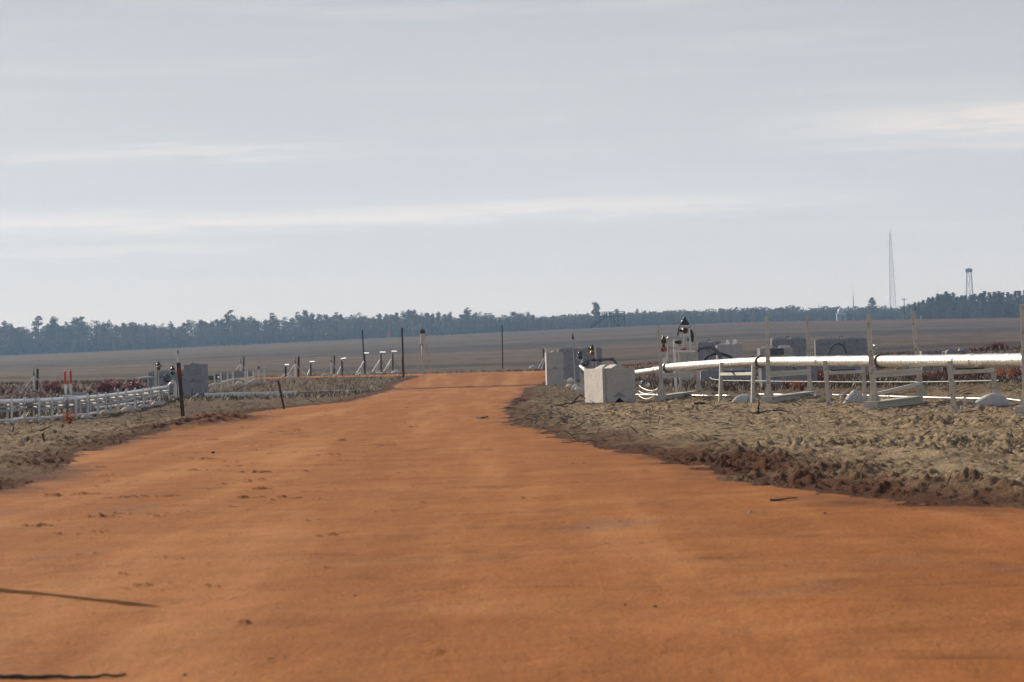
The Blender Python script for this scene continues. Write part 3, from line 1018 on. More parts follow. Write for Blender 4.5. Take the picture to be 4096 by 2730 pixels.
for i in range(4, len(smooth_pts) - 4, 4):
    d = (smooth_pts[i + 1] - smooth_pts[i - 1]).normalized()
    s = Vector((0, 0, 1)).cross(d).normalized(); u = d.cross(s)
    side = -s if s.y > 0 else s
    ph = math.radians(-32 + 14 * math.sin(i * 0.013))
    mb.ell(smooth_pts[i] - loc + (side * math.cos(ph) + u * math.sin(ph)) * (rad[i] + 0.001), (0.007, 0.007, 0.007), 6, 4)
jk = mb.build('jacket', M['jacket'], pr, True)
jk.data.materials.append(M['seam'])
join_into(jk, seam, 1)
for px in (2672, 3043, 3525, 4130):
    c = pipe_pt(px); d = (pipe_pt(px + 6) - pipe_pt(px - 6)).normalized()
    MB().tube([c - loc - d * 0.034, c - loc - d * 0.028, c - loc + d * 0.028, c - loc + d * 0.034], [R0 + 0.012, R0 + 0.030, R0 + 0.030, R0 + 0.012], 28).build('clamp_ring', M['clamp'], pr, True)
for px, w_ in ((2765, 0.10), (3180, 0.09), (3365, 0.16), (3620, 0.09), (3890, 0.12)):
    c = pipe_pt(px); d = (pipe_pt(px + 6) - pipe_pt(px - 6)).normalized()
    MB().tube([c - loc - d * w_, c - loc - d * (w_ - .01), c - loc + d * (w_ - .01), c - loc + d * w_], [R0 + .002, R0 + 0.0042, R0 + 0.0042, R0 + .002], 28).build('patch_sleeve', M['jacket'], pr, True)
inl = [P(px, py, D) for px, py, D in ((2528, 1493, 63.5), (2570, 1488, 61.5), (2618, 1481, 59.6), (2650, 1476, 58.5))]
MB().tube([p - loc for p in inl], [0.056] * 4, 22).build('inlet_pipe', M['jacket'], pr, True)
for px, py, D, r_ in ((2626, 1480, 59.4, 0.082), (2638, 1478, 59.0, 0.07), (2655, 1475, 58.3, 0.085)):
    c = P(px, py, D); d = (pts[0] - inl[2]).normalized()
    MB().tube([c - loc - d * 0.03, c - loc + d * 0.03], r_, 22).build('flange', M['steel'], pr, True)


def tall_support(label, fb, ft, bb, bt, low_bar=False, tape=False):
    f0 = G(*fb); b0 = G(*bb)
    b0 = Vector((b0.x, b0.y, 0)); f0 = Vector((f0.x, f0.y, 0))
    ax = (b0 - f0); ln = ax.length; ax.normalize()
    if ln > 6.5:
        ln = 6.5
    sd = Vector((ax.y, -ax.x, 0))
    root = thing('tall_pipe_support', label, 'pipe support', (f0 + b0) / 2, 0, 'tall supports along the silver pipe')
    o_ = root.location.copy()
    hb_ = 0.085
    for base, py, nm, px_top in ((f0, ft[1], 'front', ft[0]), (b0, bt[1], 'back', bt[0])):
        top = P(px_top, py, base.y)
        b_ = Vector((base.x, base.y, hb_))
        h = top.z - hb_
        lean = (top - b_) / h
        mid = b_ + lean * (0.56 * h)
        bx = MB()
        bx.beam(b_ - o_, mid - o_, 0.064, 0.064, ax)
        bx.beam(mid - o_ + Vector((0, 0, 0.001)), top - o_, 0.048, 0.048, ax)
        # slotted back of the upper channel
        bx.beam(mid - o_ + Vector((0.012, -0.026, 0.01)), top - o_ + Vector((0.012, -0.026, -0.01)), 0.008, 0.006, ax)
        ps = bx.build('post', M['post'], root, bevel=0.004)
        bo = MB()
        for q in (0.12, 0.33, 0.56, 0.80, 0.95):
            c = b_.lerp(mid, q)
            bo.lathe(c - o_ + Vector((-0.012, -0.0325, 0)), [(0.011, 0), (0.011, 0.010), (0.006, 0.012)], 8, (0, -1, 0))
        ps.data.materials.append(M['galv'])
        join_into(ps, bo, 1)
        MB().beam(mid - o_ - Vector((0, 0, 0.012)), mid - o_ + Vector((0, 0, 0.012)), 0.074, 0.074, ax).build('collar', M['post'], ps)
        for s_ in (-1, 1):
            g = MB()
            g.prism([(s_ * 0.030 * sd + b_ - o_ - ax * 0.005), (s_ * 0.085 * sd + b_ - o_ - ax * 0.005), (s_ * 0.030 * sd + b_ - o_ - ax * 0.005 + Vector((0, 0, 0.18)))], ax * 0.010)
            g.build('gusset', M['post'], root)
        if tape and nm == 'back':
            c = b_.lerp(mid, 0.50)
            MB().beam(c - o_ - Vector((0, 0, 0.035)), c - o_ + Vector((0, 0, 0.035)), 0.072, 0.072, ax).build('red_tape', M['red'], root)
    a = f0 - ax * 0.28 - o_; b = f0 + ax * (ln + 0.12) - o_
    sk = MB()
    sk.beam(a + Vector((0, 0, hb_ - 0.006)), b + Vector((0, 0, hb_ - 0.006)), 0.205, 0.012)
    sk.beam(a + Vector((0, 0, -0.01)), b + Vector((0, 0, -0.01)), 0.150, 0.014)
    sk.beam(a + ax * 0.004 + Vector((0, 0, 0.0365)), b + Vector((0, 0, 0.0365)), 0.014, 0.079)
    sk.build('skid_beam', M['post'], root)
    pa = MB()
    pa.beam(a - ax * 0.002 + Vector((0, 0, 0.0)), a - ax * 0.002 + Vector((0, 0, hb_ - 0.013)), 0.17, 0.010, ax)
    pa.build('end_plate', M['post'], root)
    for z in ((0.405, 0.452),):
        cb = MB()
        for zz in z:
            cb.beam(f0 - o_ + Vector((0, 0, zz)) + ax * 0.034, f0 - o_ + ax * (ln - 0.034) + Vector((0, 0, zz)), 0.045, 0.036)
            cb.beam(f0 - o_ + Vector((0, 0, zz + 0.0215)) + ax * 0.036, f0 - o_ + ax * (ln - 0.036) + Vector((0, 0, zz + 0.0215)), 0.030, 0.006)
        cb.build('crossbar', M['post'], root)
    if low_bar:
        lb_ = MB()
        lb_.beam(f0 - o_ + Vector((0, 0, 0.17)) + ax * 0.034, f0 - o_ + ax * (ln - 0.034) + Vector((0, 0, 0.26)), 0.04, 0.042)
        lb_.build('lower_bar', M['post'], root)
    return root


tall_support('tall off-white support nearest the pale corner block, white cables at its foot', (2648, 1600), (2634, 1301), (2795, 1578), (2777, 1297))
tall_support('tall off-white support in the middle with a red shrub behind it', (3075, 1608), (3068, 1267), (3241, 1585), (3227, 1262))
tall_support('tall off-white support with red tape on its leaning back post', (3497, 1632), (3473, 1259), (3686, 1606), (3650, 1246), True, True)
tall_support('tall off-white support cut off by the right edge of the picture', (4108, 1655), (4088, 1217), (4290, 1622), (4262, 1200))


def short_support(label, lb_, lt, rb_, rt):
    l0 = G(*lb_); r0_ = G(*rb_)
    l0.z = r0_.z = 0
    root = thing('short_pipe_support', label, 'pipe support', (l0 + r0_) / 2, 0, 'short supports along the silver pipe')
    o_ = root.location.copy()
    ax = (r0_ - l0).normalized()
    tops = []
    for base, t in ((l0, lt), (r0_, rt)):
        top = P(t[0], t[1], base.y)
        tops.append(top)
        ps = MB().beam(base - o_ + Vector((0, 0, -0.03)), top - o_, 0.052, 0.050, ax).build('post', M['post'], root, bevel=0.004)
        MB().beam(base - o_ + Vector((0.024, -0.001, -0.02)), top - o_ + Vector((0.024, -0.001, -0.002)), 0.010, 0.054, ax).build('slotted_lip', M['galv'], ps)
        MB().box((base.x - o_.x + 0.06, base.y - o_.y, 0.014), (0.13, 0.07, 0.010)).box((base.x - o_.x + 0.09, base.y - o_.y, 0.03), (0.03, 0.03, 0.03)).build('foot', M['galv'], root)
    zz = 0.445
    a = l0.lerp(tops[0], zz / tops[0].z) - o_; b = r0_.lerp(tops[1], zz / tops[1].z) - o_
    MB().beam(a + ax * 0.028, b - ax * 0.028, 0.045, 0.048).build('crossbar', M['post'], root, bevel=0.003)
    c = a.lerp(b, 0.42)
    MB().box((c.x, c.y, c.z + 0.035), (0.36, 0.10, 0.018), 0.1).build('slide_pad', M['wood'], root)
    return root


short_support('short support left of the middle tall support, a sandbag on its right foot', (2880, 1603), (2885, 1450), (3010, 1605), (3013, 1462))
short_support('short support between the middle and the red-taped tall supports', (3314, 1619), (3300, 1444), (3461, 1604), (3451, 1462))
short_support('short support right of the red-taped tall support, an untied sandbag on its foot', (3817, 1643), (3797, 1446), (3984, 1624), (3970, 1462))


# ---------------------------------------------------------------- sandbags
def bag_mesh(mb, c, L, Wd, H, rz, seed):
    cs, sn = math.cos(rz), math.sin(rz)
    r_ = random.Random(seed)
    ph = [r_.uniform(0, 6.28) for _ in range(6)]

    def fn(d, p):
        x, y, z = p
        t = abs(x) / (L / 2)
        pinch = 1 - 0.48 * t ** 3
        y *= pinch; z *= pinch * (1.0 if z > 0 else 0.25)
        k = 1 + 0.05 * math.sin(9 * d.x + ph[0] + 3 * d.y) + 0.04 * math.sin(14 * d.y + ph[1]) + 0.035 * math.sin(16 * d.x * d.y + ph[2])
        x += 0.03 * L * math.sin(ph[3] + 3 * d.y)
        z *= k
        z += H * 0.16 * math.sin(ph[4] + d.x * 2.2) * max(0, d.z)
        x, y = x * cs - y * sn, x * sn + y * cs
        return Vector((x, y, z))
    mb.ell(c, (L / 2, Wd / 2, H), 22, 12, fn)


def sandbag(label, px, py, wpx, hpx, group, mat='bag', D=None, rz=0.0, neck=0, seed=1, flopped=True):
    p = GZ(px, py) if D is None else P(px, py, D)
    s = p.y / F
    root = thing('sandbag', label, 'sandbag', (p.x, p.y, p.z - 0.01), 0, group)
    L = wpx * s
    mb = MB(); bag_mesh(mb, (0, 0, 0), L, L * 0.62, hpx * s, rz, seed)
    mb.build('sack', M[mat], root, True)
    if neck:
        nk = MB()
        x0 = neck * L * 0.44
        for k in range(6):
            a = k * 1.05
            nk.tube([(x0, 0.02 * math.cos(a), hpx * s * 0.35), (x0 + neck * L * 0.10, 0.03 * math.cos(a), hpx * s * (0.45 + 0.12 * math.sin(a))),
                     (x0 + neck * L * 0.20, 0.06 * math.cos(a), hpx * s * (0.35 + 0.3 * math.sin(a)))], [0.014, 0.012, 0.02], 6)
        nk.build('tied_neck', M['twine'], root, True)
    return root


GB = 'sandbags holding the supports of the silver pipe'
sandbag('smooth pale sandbag on the foot of the left short support', 2985, 1603, 112, 36, GB, 'bag', seed=3, rz=0.1)
sandbag('crumpled pale sandbag on the foot of the middle short support', 3420, 1606, 92, 50, GB, 'bag', seed=8, rz=-0.3, neck=-1)
sandbag('fat pale sandbag with frayed neck on the foot of the right short support', 3962, 1625, 160, 50, GB, 'bag', seed=12, neck=-1)
sandbag('white sandbag at the back edge of the sand below the far right pipe', 3478, 1600, 60, 26, GB, 'bag', seed=15)
GW = 'white sandbags left of the corner block'
for i, (px, py, w_, h_, lab) in enumerate(((2284, 1527, 40, 16, 'biggest white sandbag, behind the row of short posts near the corner block'),
                                           (2276, 1545, 30, 11, 'small white sandbag in front of the biggest white one'),
                                           (2301, 1552, 32, 15, 'white sandbag leaning on the short posts left of the corner block'),
                                           (2313, 1563, 40, 20, 'nearest white sandbag left of the corner block'))):
    sandbag(lab, px, py, w_, h_, GW, 'bag_white', rz=0.4 * (i > 1), neck=-1 if i in (0, 3) else 0, seed=20 + i)

# white cables looping from the corner block, the conduit on the ground and two loose pipes
cab = thing('white_cables', 'loose white cables looping from the corner block to the first tall support', 'cable', GZ(2600, 1600))
for a, m_, b in (((2557, 1543), (2588, 1574), (2630, 1558)), ((2556, 1565), (2590, 1592), (2632, 1552)), ((2556, 1583), (2592, 1618), (2640, 1560)), ((2562, 1548), (2600, 1571), (2618, 1560))):
    A_, B_, C_ = P(*a, 55.5), P(*m_, 54.5), P(*b, 54.0)
    MB().tube([((1 - t) ** 2) * A_ + 2 * t * (1 - t) * B_ + t * t * C_ - cab.location for t in [i / 12 for i in range(13)]], 0.007, 6).build('cable', M['pvc'], cab, True)
gc = [(2540, 1584), (2640, 1585), (2719, 1585), (2814, 1589), (2920, 1589), (3035, 1583), (3150, 1585), (3271, 1588), (3331, 1586), (3382, 1587), (3478, 1589), (3512, 1591), (3667, 1596),
      (3856, 1601), (4031, 1604), (4100, 1614), (4300, 1624)]
gp = []
for q in gc:
    p = G(*q); p.z = max(p.z, land_z(p.x, p.y) - 0.01) + 0.025; gp.append(p)
cr = thing('ground_conduit', 'thin bright steel conduit lying on the sand under the silver pipe', 'conduit', gp[6])
MB().tube([p - gp[6] for p in gp], 0.013, 10).build('conduit', M['steel'], cr, True)
for i in (3, 7, 9, 11, 13):
    d = (gp[i + 1] - gp[i]).normalized()
    MB().tube([gp[i] - gp[6] - d * 0.05, gp[i] - gp[6] + d * 0.05], 0.026, 10).build('coupling', M['galv'], cr, True)
for (a, b, lab) in (((2562, 1538), (2586, 1519), 'left loose white plastic pipe beside the corner block'), ((2592, 1550), (2614, 1522), 'right loose white plastic pipe beside the corner block')):
    A_, B_ = G(*a), G(*b)
    B_ = A_ + (B_ - A_).normalized() * 3.0
    for q in (A_, B_): q.z = max(land_z(q.x, q.y), q.z) + 0.05
    r_ = thing('plastic_pipe', lab, 'pipe', A_, 0, 'loose plastic pipes on the ground')
    d = (B_ - A_).normalized()
    MB().tube([Vector(), B_ - A_], 0.036, 14).build('barrel', M['pvc'], r_, True)
    MB().tube([d * 0.02, d * 0.24], 0.044, 14).build('socket', M['pvc'], r_, True)

cd_pts = [(2722, 1394, 66), (2753, 1390, 66), (2799, 1391, 66), (2822, 1394, 66), (2835, 1402, 66), (2840, 1415, 66), (2840, 1440, 66), (2838, 1478, 66), (2837, 1500, 66), (2840, 1511, 66), (2850, 1518, 65.8),
          (2894, 1523, 65), (3150, 1527, 61.5), (3400, 1529, 58), (3700, 1529, 54.5), (3821, 1527, 53), (3996, 1523, 51)]
cp = [P(*q) for q in cd_pts]
tag(MB().tube(cp, 0.012, 10).build('steel_conduit', M['hose'], None, True, cp[6]), 'grey steel conduit bent down behind the pipe and running level to the right', 'conduit')
hs = [P(*q) for q in ((2786, 1408, 80), (2800, 1396, 80), (2822, 1389, 80), (2845, 1391, 80), (2866, 1402, 80), (2878, 1420, 80), (2884, 1440, 80), (2884, 1475, 80))]
tag(MB().tube(hs, 0.05, 12).build('fat_hose', M['hose'], None, True, hs[0]), 'fat grey hose arching over in front of the glass-domed block', 'hose')
hs2 = [P(*q) for q in ((2815, 1440, 86), (2835, 1424, 86), (2858, 1415, 86), (2885, 1416, 86), (2910, 1424, 86), (2930, 1433, 86))]
tag(MB().tube(hs2, 0.045, 10).build('dark_hose', M['rubber'], None, True, hs2[0]), 'dark rubber hose crossing low behind the fat grey hose', 'hose')


# ---------------------------------------------------------------- valve gear
def dome_mesh(mb, c, r, h):
    mb.lathe(c, [(r * 1.0, 0), (r * 1.05, h * 0.06), (r * 1.05, h * 0.22), (r * 0.90, h * 0.24), (r * 0.90, h * 0.42), (r * 0.80, h * 0.44), (r * 0.66, h * 0.60),
                 (r * 0.42, h * 0.66), (r * 0.44, h * 0.80), (r * 0.30, h * 0.95), (r * 0.06, h * 1.0)], 18)


D1 = 60.5
vb = P(2738, 1270, D1)
v1 = thing('valve_stand', 'tall valve stand with black domed top and ochre ball behind the silver pipe', 'valve', (vb.x, D1, 0))


def vl(px, py, dd=0.0):
    return P(px, py, D1 + dd) - v1.location


dm = MB(); z_ = vl(2739, 1301); dome_mesh(dm, z_, 0.088, 0.165); dm.build('domed_cap', M['black'], v1, True)
bl = vl(2738, 1323)
MB().ell(bl, (0.062, 0.062, 0.068), 20, 12).build('ball_body', M['brass'], v1, True)
fc = MB().lathe(bl + Vector((0.012, -0.03, 0)), [(0.060, 0), (0.058, 0.02), (0.040, 0.04)], 20, (0.2, -1, 0)).build('face_cap', M['black'], v1, True)
MB().lathe(bl + Vector((-0.055, 0, 0)), [(0.03, 0), (0.03, 0.04), (0.015, 0.05)], 12, (-1, 0, 0)).build('side_knob', M['black'], v1, True)
MB().tube([vl(2722, 1303), vl(2716, 1308), vl(2714, 1318), vl(2713, 1330), vl(2709, 1345)], [0.010, 0.014, 0.016, 0.017, 0.018], 10).build('breather_hose', M['rubber'], v1, True)
MB().tube([vl(2757, 1301), vl(2764, 1304), vl(2763, 1309), vl(2752, 1311)], 0.004, 6).build('wire', M['rubber'], v1, True)
tr = MB().box(vl(2737, 1346), (0.17, 0.12, 0.008))
for dx in (-0.07, 0.07):
    tr.box(vl(2737, 1341) + Vector((dx, 0, 0)), (0.010, 0.010, 0.05))
tr.build('tray', M['steel'], v1)
MB().tube([vl(2738, 1333), vl(2736, 1360), vl(2734, 1392)], [0.012, 0.009, 0.009], 10).build('stem', M['steel'], v1, True)
for px, t0_, nm in ((2714, 1352, 0), (2719, 1352, 0)):
    b_ = vl(px + 2, 1352); MB().beam(Vector((b_.x, 0, -0.03)), vl(px, t0_), 0.026, 0.026, (0, 1, 0)).build('leg', M['post'], v1)
MB().tube([vl(2757, 1316), vl(2758, 1340), vl(2764, 1405)], 0.010, 8).build('rear_pole', M['white'], v1, True)
MB().beam(vl(2704, 1406), vl(2782, 1406), 0.05, 0.036).build('crossbar', M['white'], v1)
b_ = vl(2697, 1358); MB().beam(Vector((b_.x + 0.01, 0, -0.03)), b_, 0.045, 0.045, (0, 1, 0)).build('white_post', M['white'], v1, bevel=0.003)
cb_ = MB().box(vl(2716, 1370), (0.10, 0.09, 0.07)); cb_.lathe(vl(2706, 1370), [(0.028, 0), (0.028, 0.04)], 10, (-1, -0.2, 0)); cb_.build('camera_box', M['black'], v1, bevel=0.004)
MB().tube([vl(2721, 1396), vl(2732, 1391), vl(2752, 1389), vl(2790, 1390)], 0.013, 10).build('manifold', M['steel'], v1, True)
MB().ell(vl(2736, 1399), (0.06, 0.03, 0.018), 12, 8).build('handle', M['red'], v1, True)
MB().box(vl(2752, 1360), (0.04, 0.03, 0.05), 0.4).build('gauge', M['rust'], v1, bevel=0.004)
cl = MB()


def clo(d, p):
    return p * (1 + 0.12 * math.sin(7 * d.x + 5 * d.z) + 0.08 * math.sin(11 * d.y + 3 * d.z))


q = P(2769, 1349, 63)
cl.ell((0, 0, 0), (0.038, 0.04, 0.105), 16, 12, clo).ell((-0.018, 0, 0.11), (0.026, 0.03, 0.05), 12, 8, clo)
o = cl.build('cloth_cover', M['cloth'], None, True); o.location = q
tag(o, 'dark blue cloth bundled over fittings between the valve stand and a tall post', 'cover')

D2 = 57.6
v2 = thing('control_valve', 'squat green-black valve head with red body beside the first tall post', 'valve', P(2664, 1456, D2))


def vl2(px, py):
    return P(px, py, D2) - v2.location


dm = MB().lathe(vl2(2655, 1375), [(0.054, 0), (0.054, 0.05), (0.060, 0.055), (0.060, 0.075), (0.04, 0.085), (0.026, 0.13), (0.01, 0.155)], 16)
dm.build('domed_cap', M['black'], v2, True)
MB().lathe(vl2(2655, 1407), [(0.03, 0), (0.058, 0.01), (0.058, 0.07), (0.03, 0.085), (0.022, 0.15)], 14).build('body', M['rust'], v2, True)
MB().lathe(vl2(2653, 1398) + Vector((0.02, -0.05, 0)), [(0.034, 0), (0.03, 0.02)], 12, (0.2, -1, 0)).build('red_face', M['red'], v2, True)
MB().tube([vl2(2669, 1436), vl2(2668, 1400), vl2(2668, 1365), vl2(2670, 1354), vl2(2674, 1348)], [0.020, 0.018, 0.016, 0.016, 0.014], 10).build('riser', M['steel'], v2, True)
for dy, r_ in ((1450, 0.055), (1444, 0.045), (1438, 0.055)):
    MB().lathe(vl2(2664, dy), [(r_, 0), (r_, 0.016)], 14).build('flange', M['steel'], v2, True)
MB().tube([vl2(2664, 1456), vl2(2664, 1420), vl2(2658, 1407)], 0.02, 10).build('stem', M['steel'], v2, True)
MB().tube([vl2(2668, 1392), vl2(2690, 1392), vl2(2705, 1393)], 0.010, 8).build('outlet', M['galv'], v2, True)


def cluster_valve(label, px, ytop, ybot, D, ball=True, ring=False, group='valves of the block clusters'):
    c = P(px, ybot, D)
    root = thing('valve', label, 'valve', (c.x, D, ground(c.x, D)), 0, group)
    o_ = root.location
    s = D / F
    hh = (ybot - ytop) * s
    loc_ = c - o_
    if ball:
        k = MB()
        k.lathe(loc_ + Vector((0, 0, hh * 0.58)), [(0.02, 0), (0.085, 0.02), (0.09, hh * 0.12), (0.055, hh * 0.22), (0.045, hh * 0.36), (0.01, hh * 0.42)], 14)
        k.box(loc_ + Vector((-0.11, -0.02, hh * 0.70)), (0.07, 0.06, 0.06)); k.box(loc_ + Vector((0.10, -0.02, hh * 0.55)), (0.06, 0.06, 0.05))
        k.build('cap', M['black'], root, True)
        MB().ell(loc_ + Vector((0, 0, hh * 0.36)), (0.085, 0.08, hh * 0.21), 16, 10).build('ball_body', M['brass'], root, True)
        MB().lathe(loc_ + Vector((0.02, -0.055, hh * 0.36)), [(0.05, 0), (0.04, 0.03)], 12, (0.2, -1, 0)).build('face_cap', M['black'], root, True)
        MB().tube([(loc_.x, 0, -0.02), (loc_.x, 0, loc_.z + hh * 0.2)], 0.020, 10).build('stem', M['galv'], root, True)
    else:
        k = MB(); dome_mesh(k, loc_ + Vector((0, 0, hh * 0.50)), 0.085, hh * 0.5); k.build('cap', M['black'], root, True)
        MB().lathe(loc_ + Vector((0, -0.03, hh * 0.22)), [(0.070, 0), (0.072, 0.03), (0.045, 0.05)], 16, (0.05, -1, 0)).build('face_cap', M['black'], root, True)
        fr = MB()
        for sx in (-1, 1):
            fr.tube([loc_ + Vector((sx * 0.075, 0, hh * 0.5)), loc_ + Vector((sx * 0.11, 0, hh * 0.2)), loc_ + Vector((sx * 0.09, 0, -0.05))], 0.012, 8)
        fr.build('yoke', M['galv'], root, True)
        MB().tube([(loc_.x, 0, -0.02), (loc_.x, 0, loc_.z + hh * 0.3)], 0.016, 10).build('stem', M['galv'], root, True)
        if ring:
            MB().tube([loc_ + Vector((0.06 * math.cos(a), 0, hh * 1.0 + 0.05 + 0.06 * math.sin(a))) for a in [math.pi * i / 8 - 0.3 for i in range(10)]], 0.008, 6).build('ring_handle', M['galv'], root, True)
    return root


cluster_valve('ochre ball valve with black cap in the right block cluster', 2370, 1378, 1434, 100, True)
cluster_valve('black bell-topped valve left of the ochre one in the right cluster', 2321, 1402, 1438, 100, False, True)
cluster_valve('ochre ball valve with black cap at the left block cluster', 634, 1446, 1488, 104, True)
cluster_valve('black bell-topped valve with ring handle at the left block cluster', 692, 1463, 1502, 104, False, True)


def upright(name, label, cat, pxt, pyt, D, r0_, r1_, mat, base_px=None, extra=None, group=None):
    t = P(pxt, pyt, D)
    bx = P(base_px, pyt, D).x if base_px else t.x
    b_ = Vector((bx, D, ground(bx, D) - 0.04))
    root = thing(name, label, cat, b_, 0, group)
    MB().tube([Vector(), t - b_], [r0_, r1_], 10).build('shaft', M[mat], root, True)
    return root, t - b_


r_, t = upright('camera_pole', 'thin pole topped by a black sock-like hood in the right block cluster', 'pole', 2291, 1356, 99, 0.028, 0.012, 'galv', 2298)
MB().lathe(t - Vector((0, 0, 0.02)), [(0.02, 0), (0.042, 0.02), (0.045, 0.06), (0.028, 0.10), (0.03, 0.17), (0.012, 0.20)], 12).build('hood', M['black'], r_, True)
MB().tube([t * 0.55 + Vector((0.02, -0.02, 0)), t * 0.7 + Vector((0.05, -0.02, 0)), t * 0.78], 0.007, 6).build('cable', M['rubber'], r_, True)
r_, t = upright('camera_pole', 'thin white pole with a small black camera behind the leaning rusty post', 'pole', 708, 1404, 103, 0.030, 0.022, 'white', 713)
MB().box(t + Vector((0.03, 0, -0.05)), (0.035, 0.04, 0.14), 0.2).build('camera', M['black'], r_, bevel=0.004)
MB().ell(t + Vector((-0.03, -0.01, -0.09)), (0.02, 0.02, 0.025), 10, 8).build('lens', M['glass'], r_, True)
upright('strut_post', 'off-white square post beside the ochre valve in the right cluster', 'post', 2382, 1387, 99.4, 0.034, 0.034, 'post')
upright('strut_post', 'off-white square post beside the ochre valve at the left cluster', 'post', 622, 1457, 103.4, 0.036, 0.036, 'post')
for pts_, lab, mat_ in (([(2328, 1457), (2338, 1448), (2352, 1441), (2375, 1440), (2401, 1441), (2430, 1437), (2448, 1438), (2460, 1446), (2467, 1460)], 'dark jointed hose over the right cluster bending down behind the corner block', 'hose'),):
    pl = [P(a, b, 98.5) for a, b in pts_]
    hr = thing('jointed_hose', lab, 'hose', pl[4])
    MB().tube([p - pl[4] for p in pl], 0.045, 12).build('hose', M[mat_], hr, True)
    for i in (3, 4, 6):
        d = (pl[i + 1] - pl[i - 1]).normalized()
        MB().tube([pl[i] - pl[4] - d * 0.05, pl[i] - pl[4] + d * 0.05], 0.058, 12).build('coupling', M['rubber'], hr, True)
pl = [P(a, b, 103) for a, b in ((638, 1509), (655, 1508), (668, 1512), (680, 1521), (690, 1532))]
tag(MB().tube(pl, 0.04, 12).build('bent_hose', M['hose'], None, True, pl[2]), 'short grey hose bending down at the left block cluster', 'hose')
for px, py, D, r_, lab in ((2341, 1452, 99.5, 0.12, 'black ring-shaped hose coil in the right block cluster'), (668, 1514, 104.6, 0.13, 'black ring-shaped hose coil at the left block cluster')):
    c = P(px, py, D)
    root = thing('hose_coil', lab, 'hose coil', c, 0, 'black hose coils')
    MB().tube([Vector((r_ * 0.7 * math.cos(a), 0.02 * math.sin(3 * a), r_ * 0.7 * math.sin(a))) for a in [2 * math.pi * i / 20 for i in range(21)]], r_ * 0.42, 10).build('coil', M['rubber'], root, True)
    MB().beam(Vector((0, 0.05, -c.z + ground(c.x, D))), Vector((0, 0.05, 0)), 0.05, 0.03, (0, 1, 0)).build('bracket', M['galv'], root)
tp = P(586, 1511, 103)
r_ = thing('tray_table', 'flat silver tray on one leg at the left block cluster', 'tray', (tp.x, 103, ground(tp.x, 103)))
MB().ell((0, 0, tp.z - r_.location.z), (0.30, 0.16, 0.032), 20, 8).build('tray', M['steel'], r_, True)
MB().tube([(0.26, 0, -0.02), (0.26, 0, tp.z - r_.location.z - 0.01)], 0.022, 8).build('leg', M['galv'], r_, True)
q = P(690, 1545, 101)
r_ = thing('pipe_elbow', 'silver pipe elbow where the left pipeline meets the valve gear', 'pipe fitting', (q.x, 101, ground(q.x, 101)))
e = [P(a, b, 101) - r_.location for a, b in ((672, 1545), (680, 1541), (686, 1532), (690, 1527), (697, 1530), (700, 1542), (702, 1560), (704, 1595))]
MB().tube(e, 0.05, 14).build('elbow', M['jacket'], r_, True)
MB().lathe(e[3] + Vector((0, -0.05, -0.02)), [(0.075, 0), (0.075, 0.03)], 14, (0, -1, 0)).build('flange', M['steel'], r_, True)


# ---------------------------------------------------------------- the low pipeline on the left
FP = [(-58, 1697, 1597), (48, 1692, 1592), (99, 1684, 1590), (157, 1683, 1591), (209, 1679, 1591), (258, 1672, 1589), (305, 1671, 1590), (351, 1668, 1573), (391, 1661, 1579), (424, 1655, 1570),
      (473, 1648, 1556), (505, 1642, 1557), (540, 1629, 1552), (574, 1628, 1552), (604, 1619, 1552), (639, 1606, 1543), (676, 1602, 1542)]
fp = []
for (px, pb, pt) in FP:
    b_ = G(px, pb)
    fp.append((b_, P(px - 1.5, pt, b_.y)))
PP = [(-60, 1609), (0, 1607.5), (130, 1604), (255, 1598), (330, 1592.5), (415, 1585), (480, 1577), (542, 1568), (610, 1557), (672, 1547)]
lroot = thing('low_pipeline', 'long low silver pipe on white posts along the left sand', 'pipe', fp[5][0])
lo = lroot.location.copy()
lp = []
for x in np.linspace(-60, 674, 60):
    D = float(np.interp(x + 14, [q[0] for q in FP], [q[0].y for q in fp])) + 0.35
    lp.append(P(x, float(np.interp(x, [q[0] for q in PP], [q[1] for q in PP])), D))
lp = [sum((lp[max(0, min(59, i + k))] for k in range(-2, 3)), Vector()) / 5 for i in range(60)]
MB().tube([p - lo for p in lp], 0.038, 20).build('pipe', M['white_jacket'], lroot, True)
for i in (16, 26, 33, 39, 45, 52):
    d = (lp[i + 1] - lp[i - 1]).normalized()
    MB().tube([lp[i] - lo - d * 0.02, lp[i] - lo + d * 0.02], 0.046, 18).build('clamp_ring', M['galv'], lroot, True)
for i, (b_, t_) in enumerate(fp):
    lab = ORD[i - 1] + ' white post support of the low left pipeline, counted from the left edge' if i else 'white post support of the low left pipeline cut off by the left edge'
    root = thing('low_support', lab, 'pipe support', (b_.x, b_.y, 0), 0, 'supports of the low left pipeline')
    o_ = root.location.copy()
    MB().beam(Vector((0, 0, -0.04)), t_ - o_, 0.034, 0.034, (0, 1, 0)).build('post', M['white'], root, bevel=0.003)
    bk = Vector((-0.46, 2.3, 0))
    MB().beam(bk + Vector((0, 0, -0.04)), bk + Vector((0, 0, t_.z * 0.80 if i % 3 else t_.z)), 0.030, 0.030, (0, 1, 0)).build('post', M['post'], root, bevel=0.003)
    zz = min(0.245, t_.z * 0.6)
    for dz in (0, 0.048):
        MB().beam(Vector((-0.02, 0.02, zz + dz)), bk + Vector((0.02, -0.02, zz + dz)), 0.032, 0.030).build('crossbar', M['post'], root)
    MB().box((-0.10, 0.45, zz + 0.075), (0.12, 0.10, 0.02)).build('saddle', M['galv'], root)
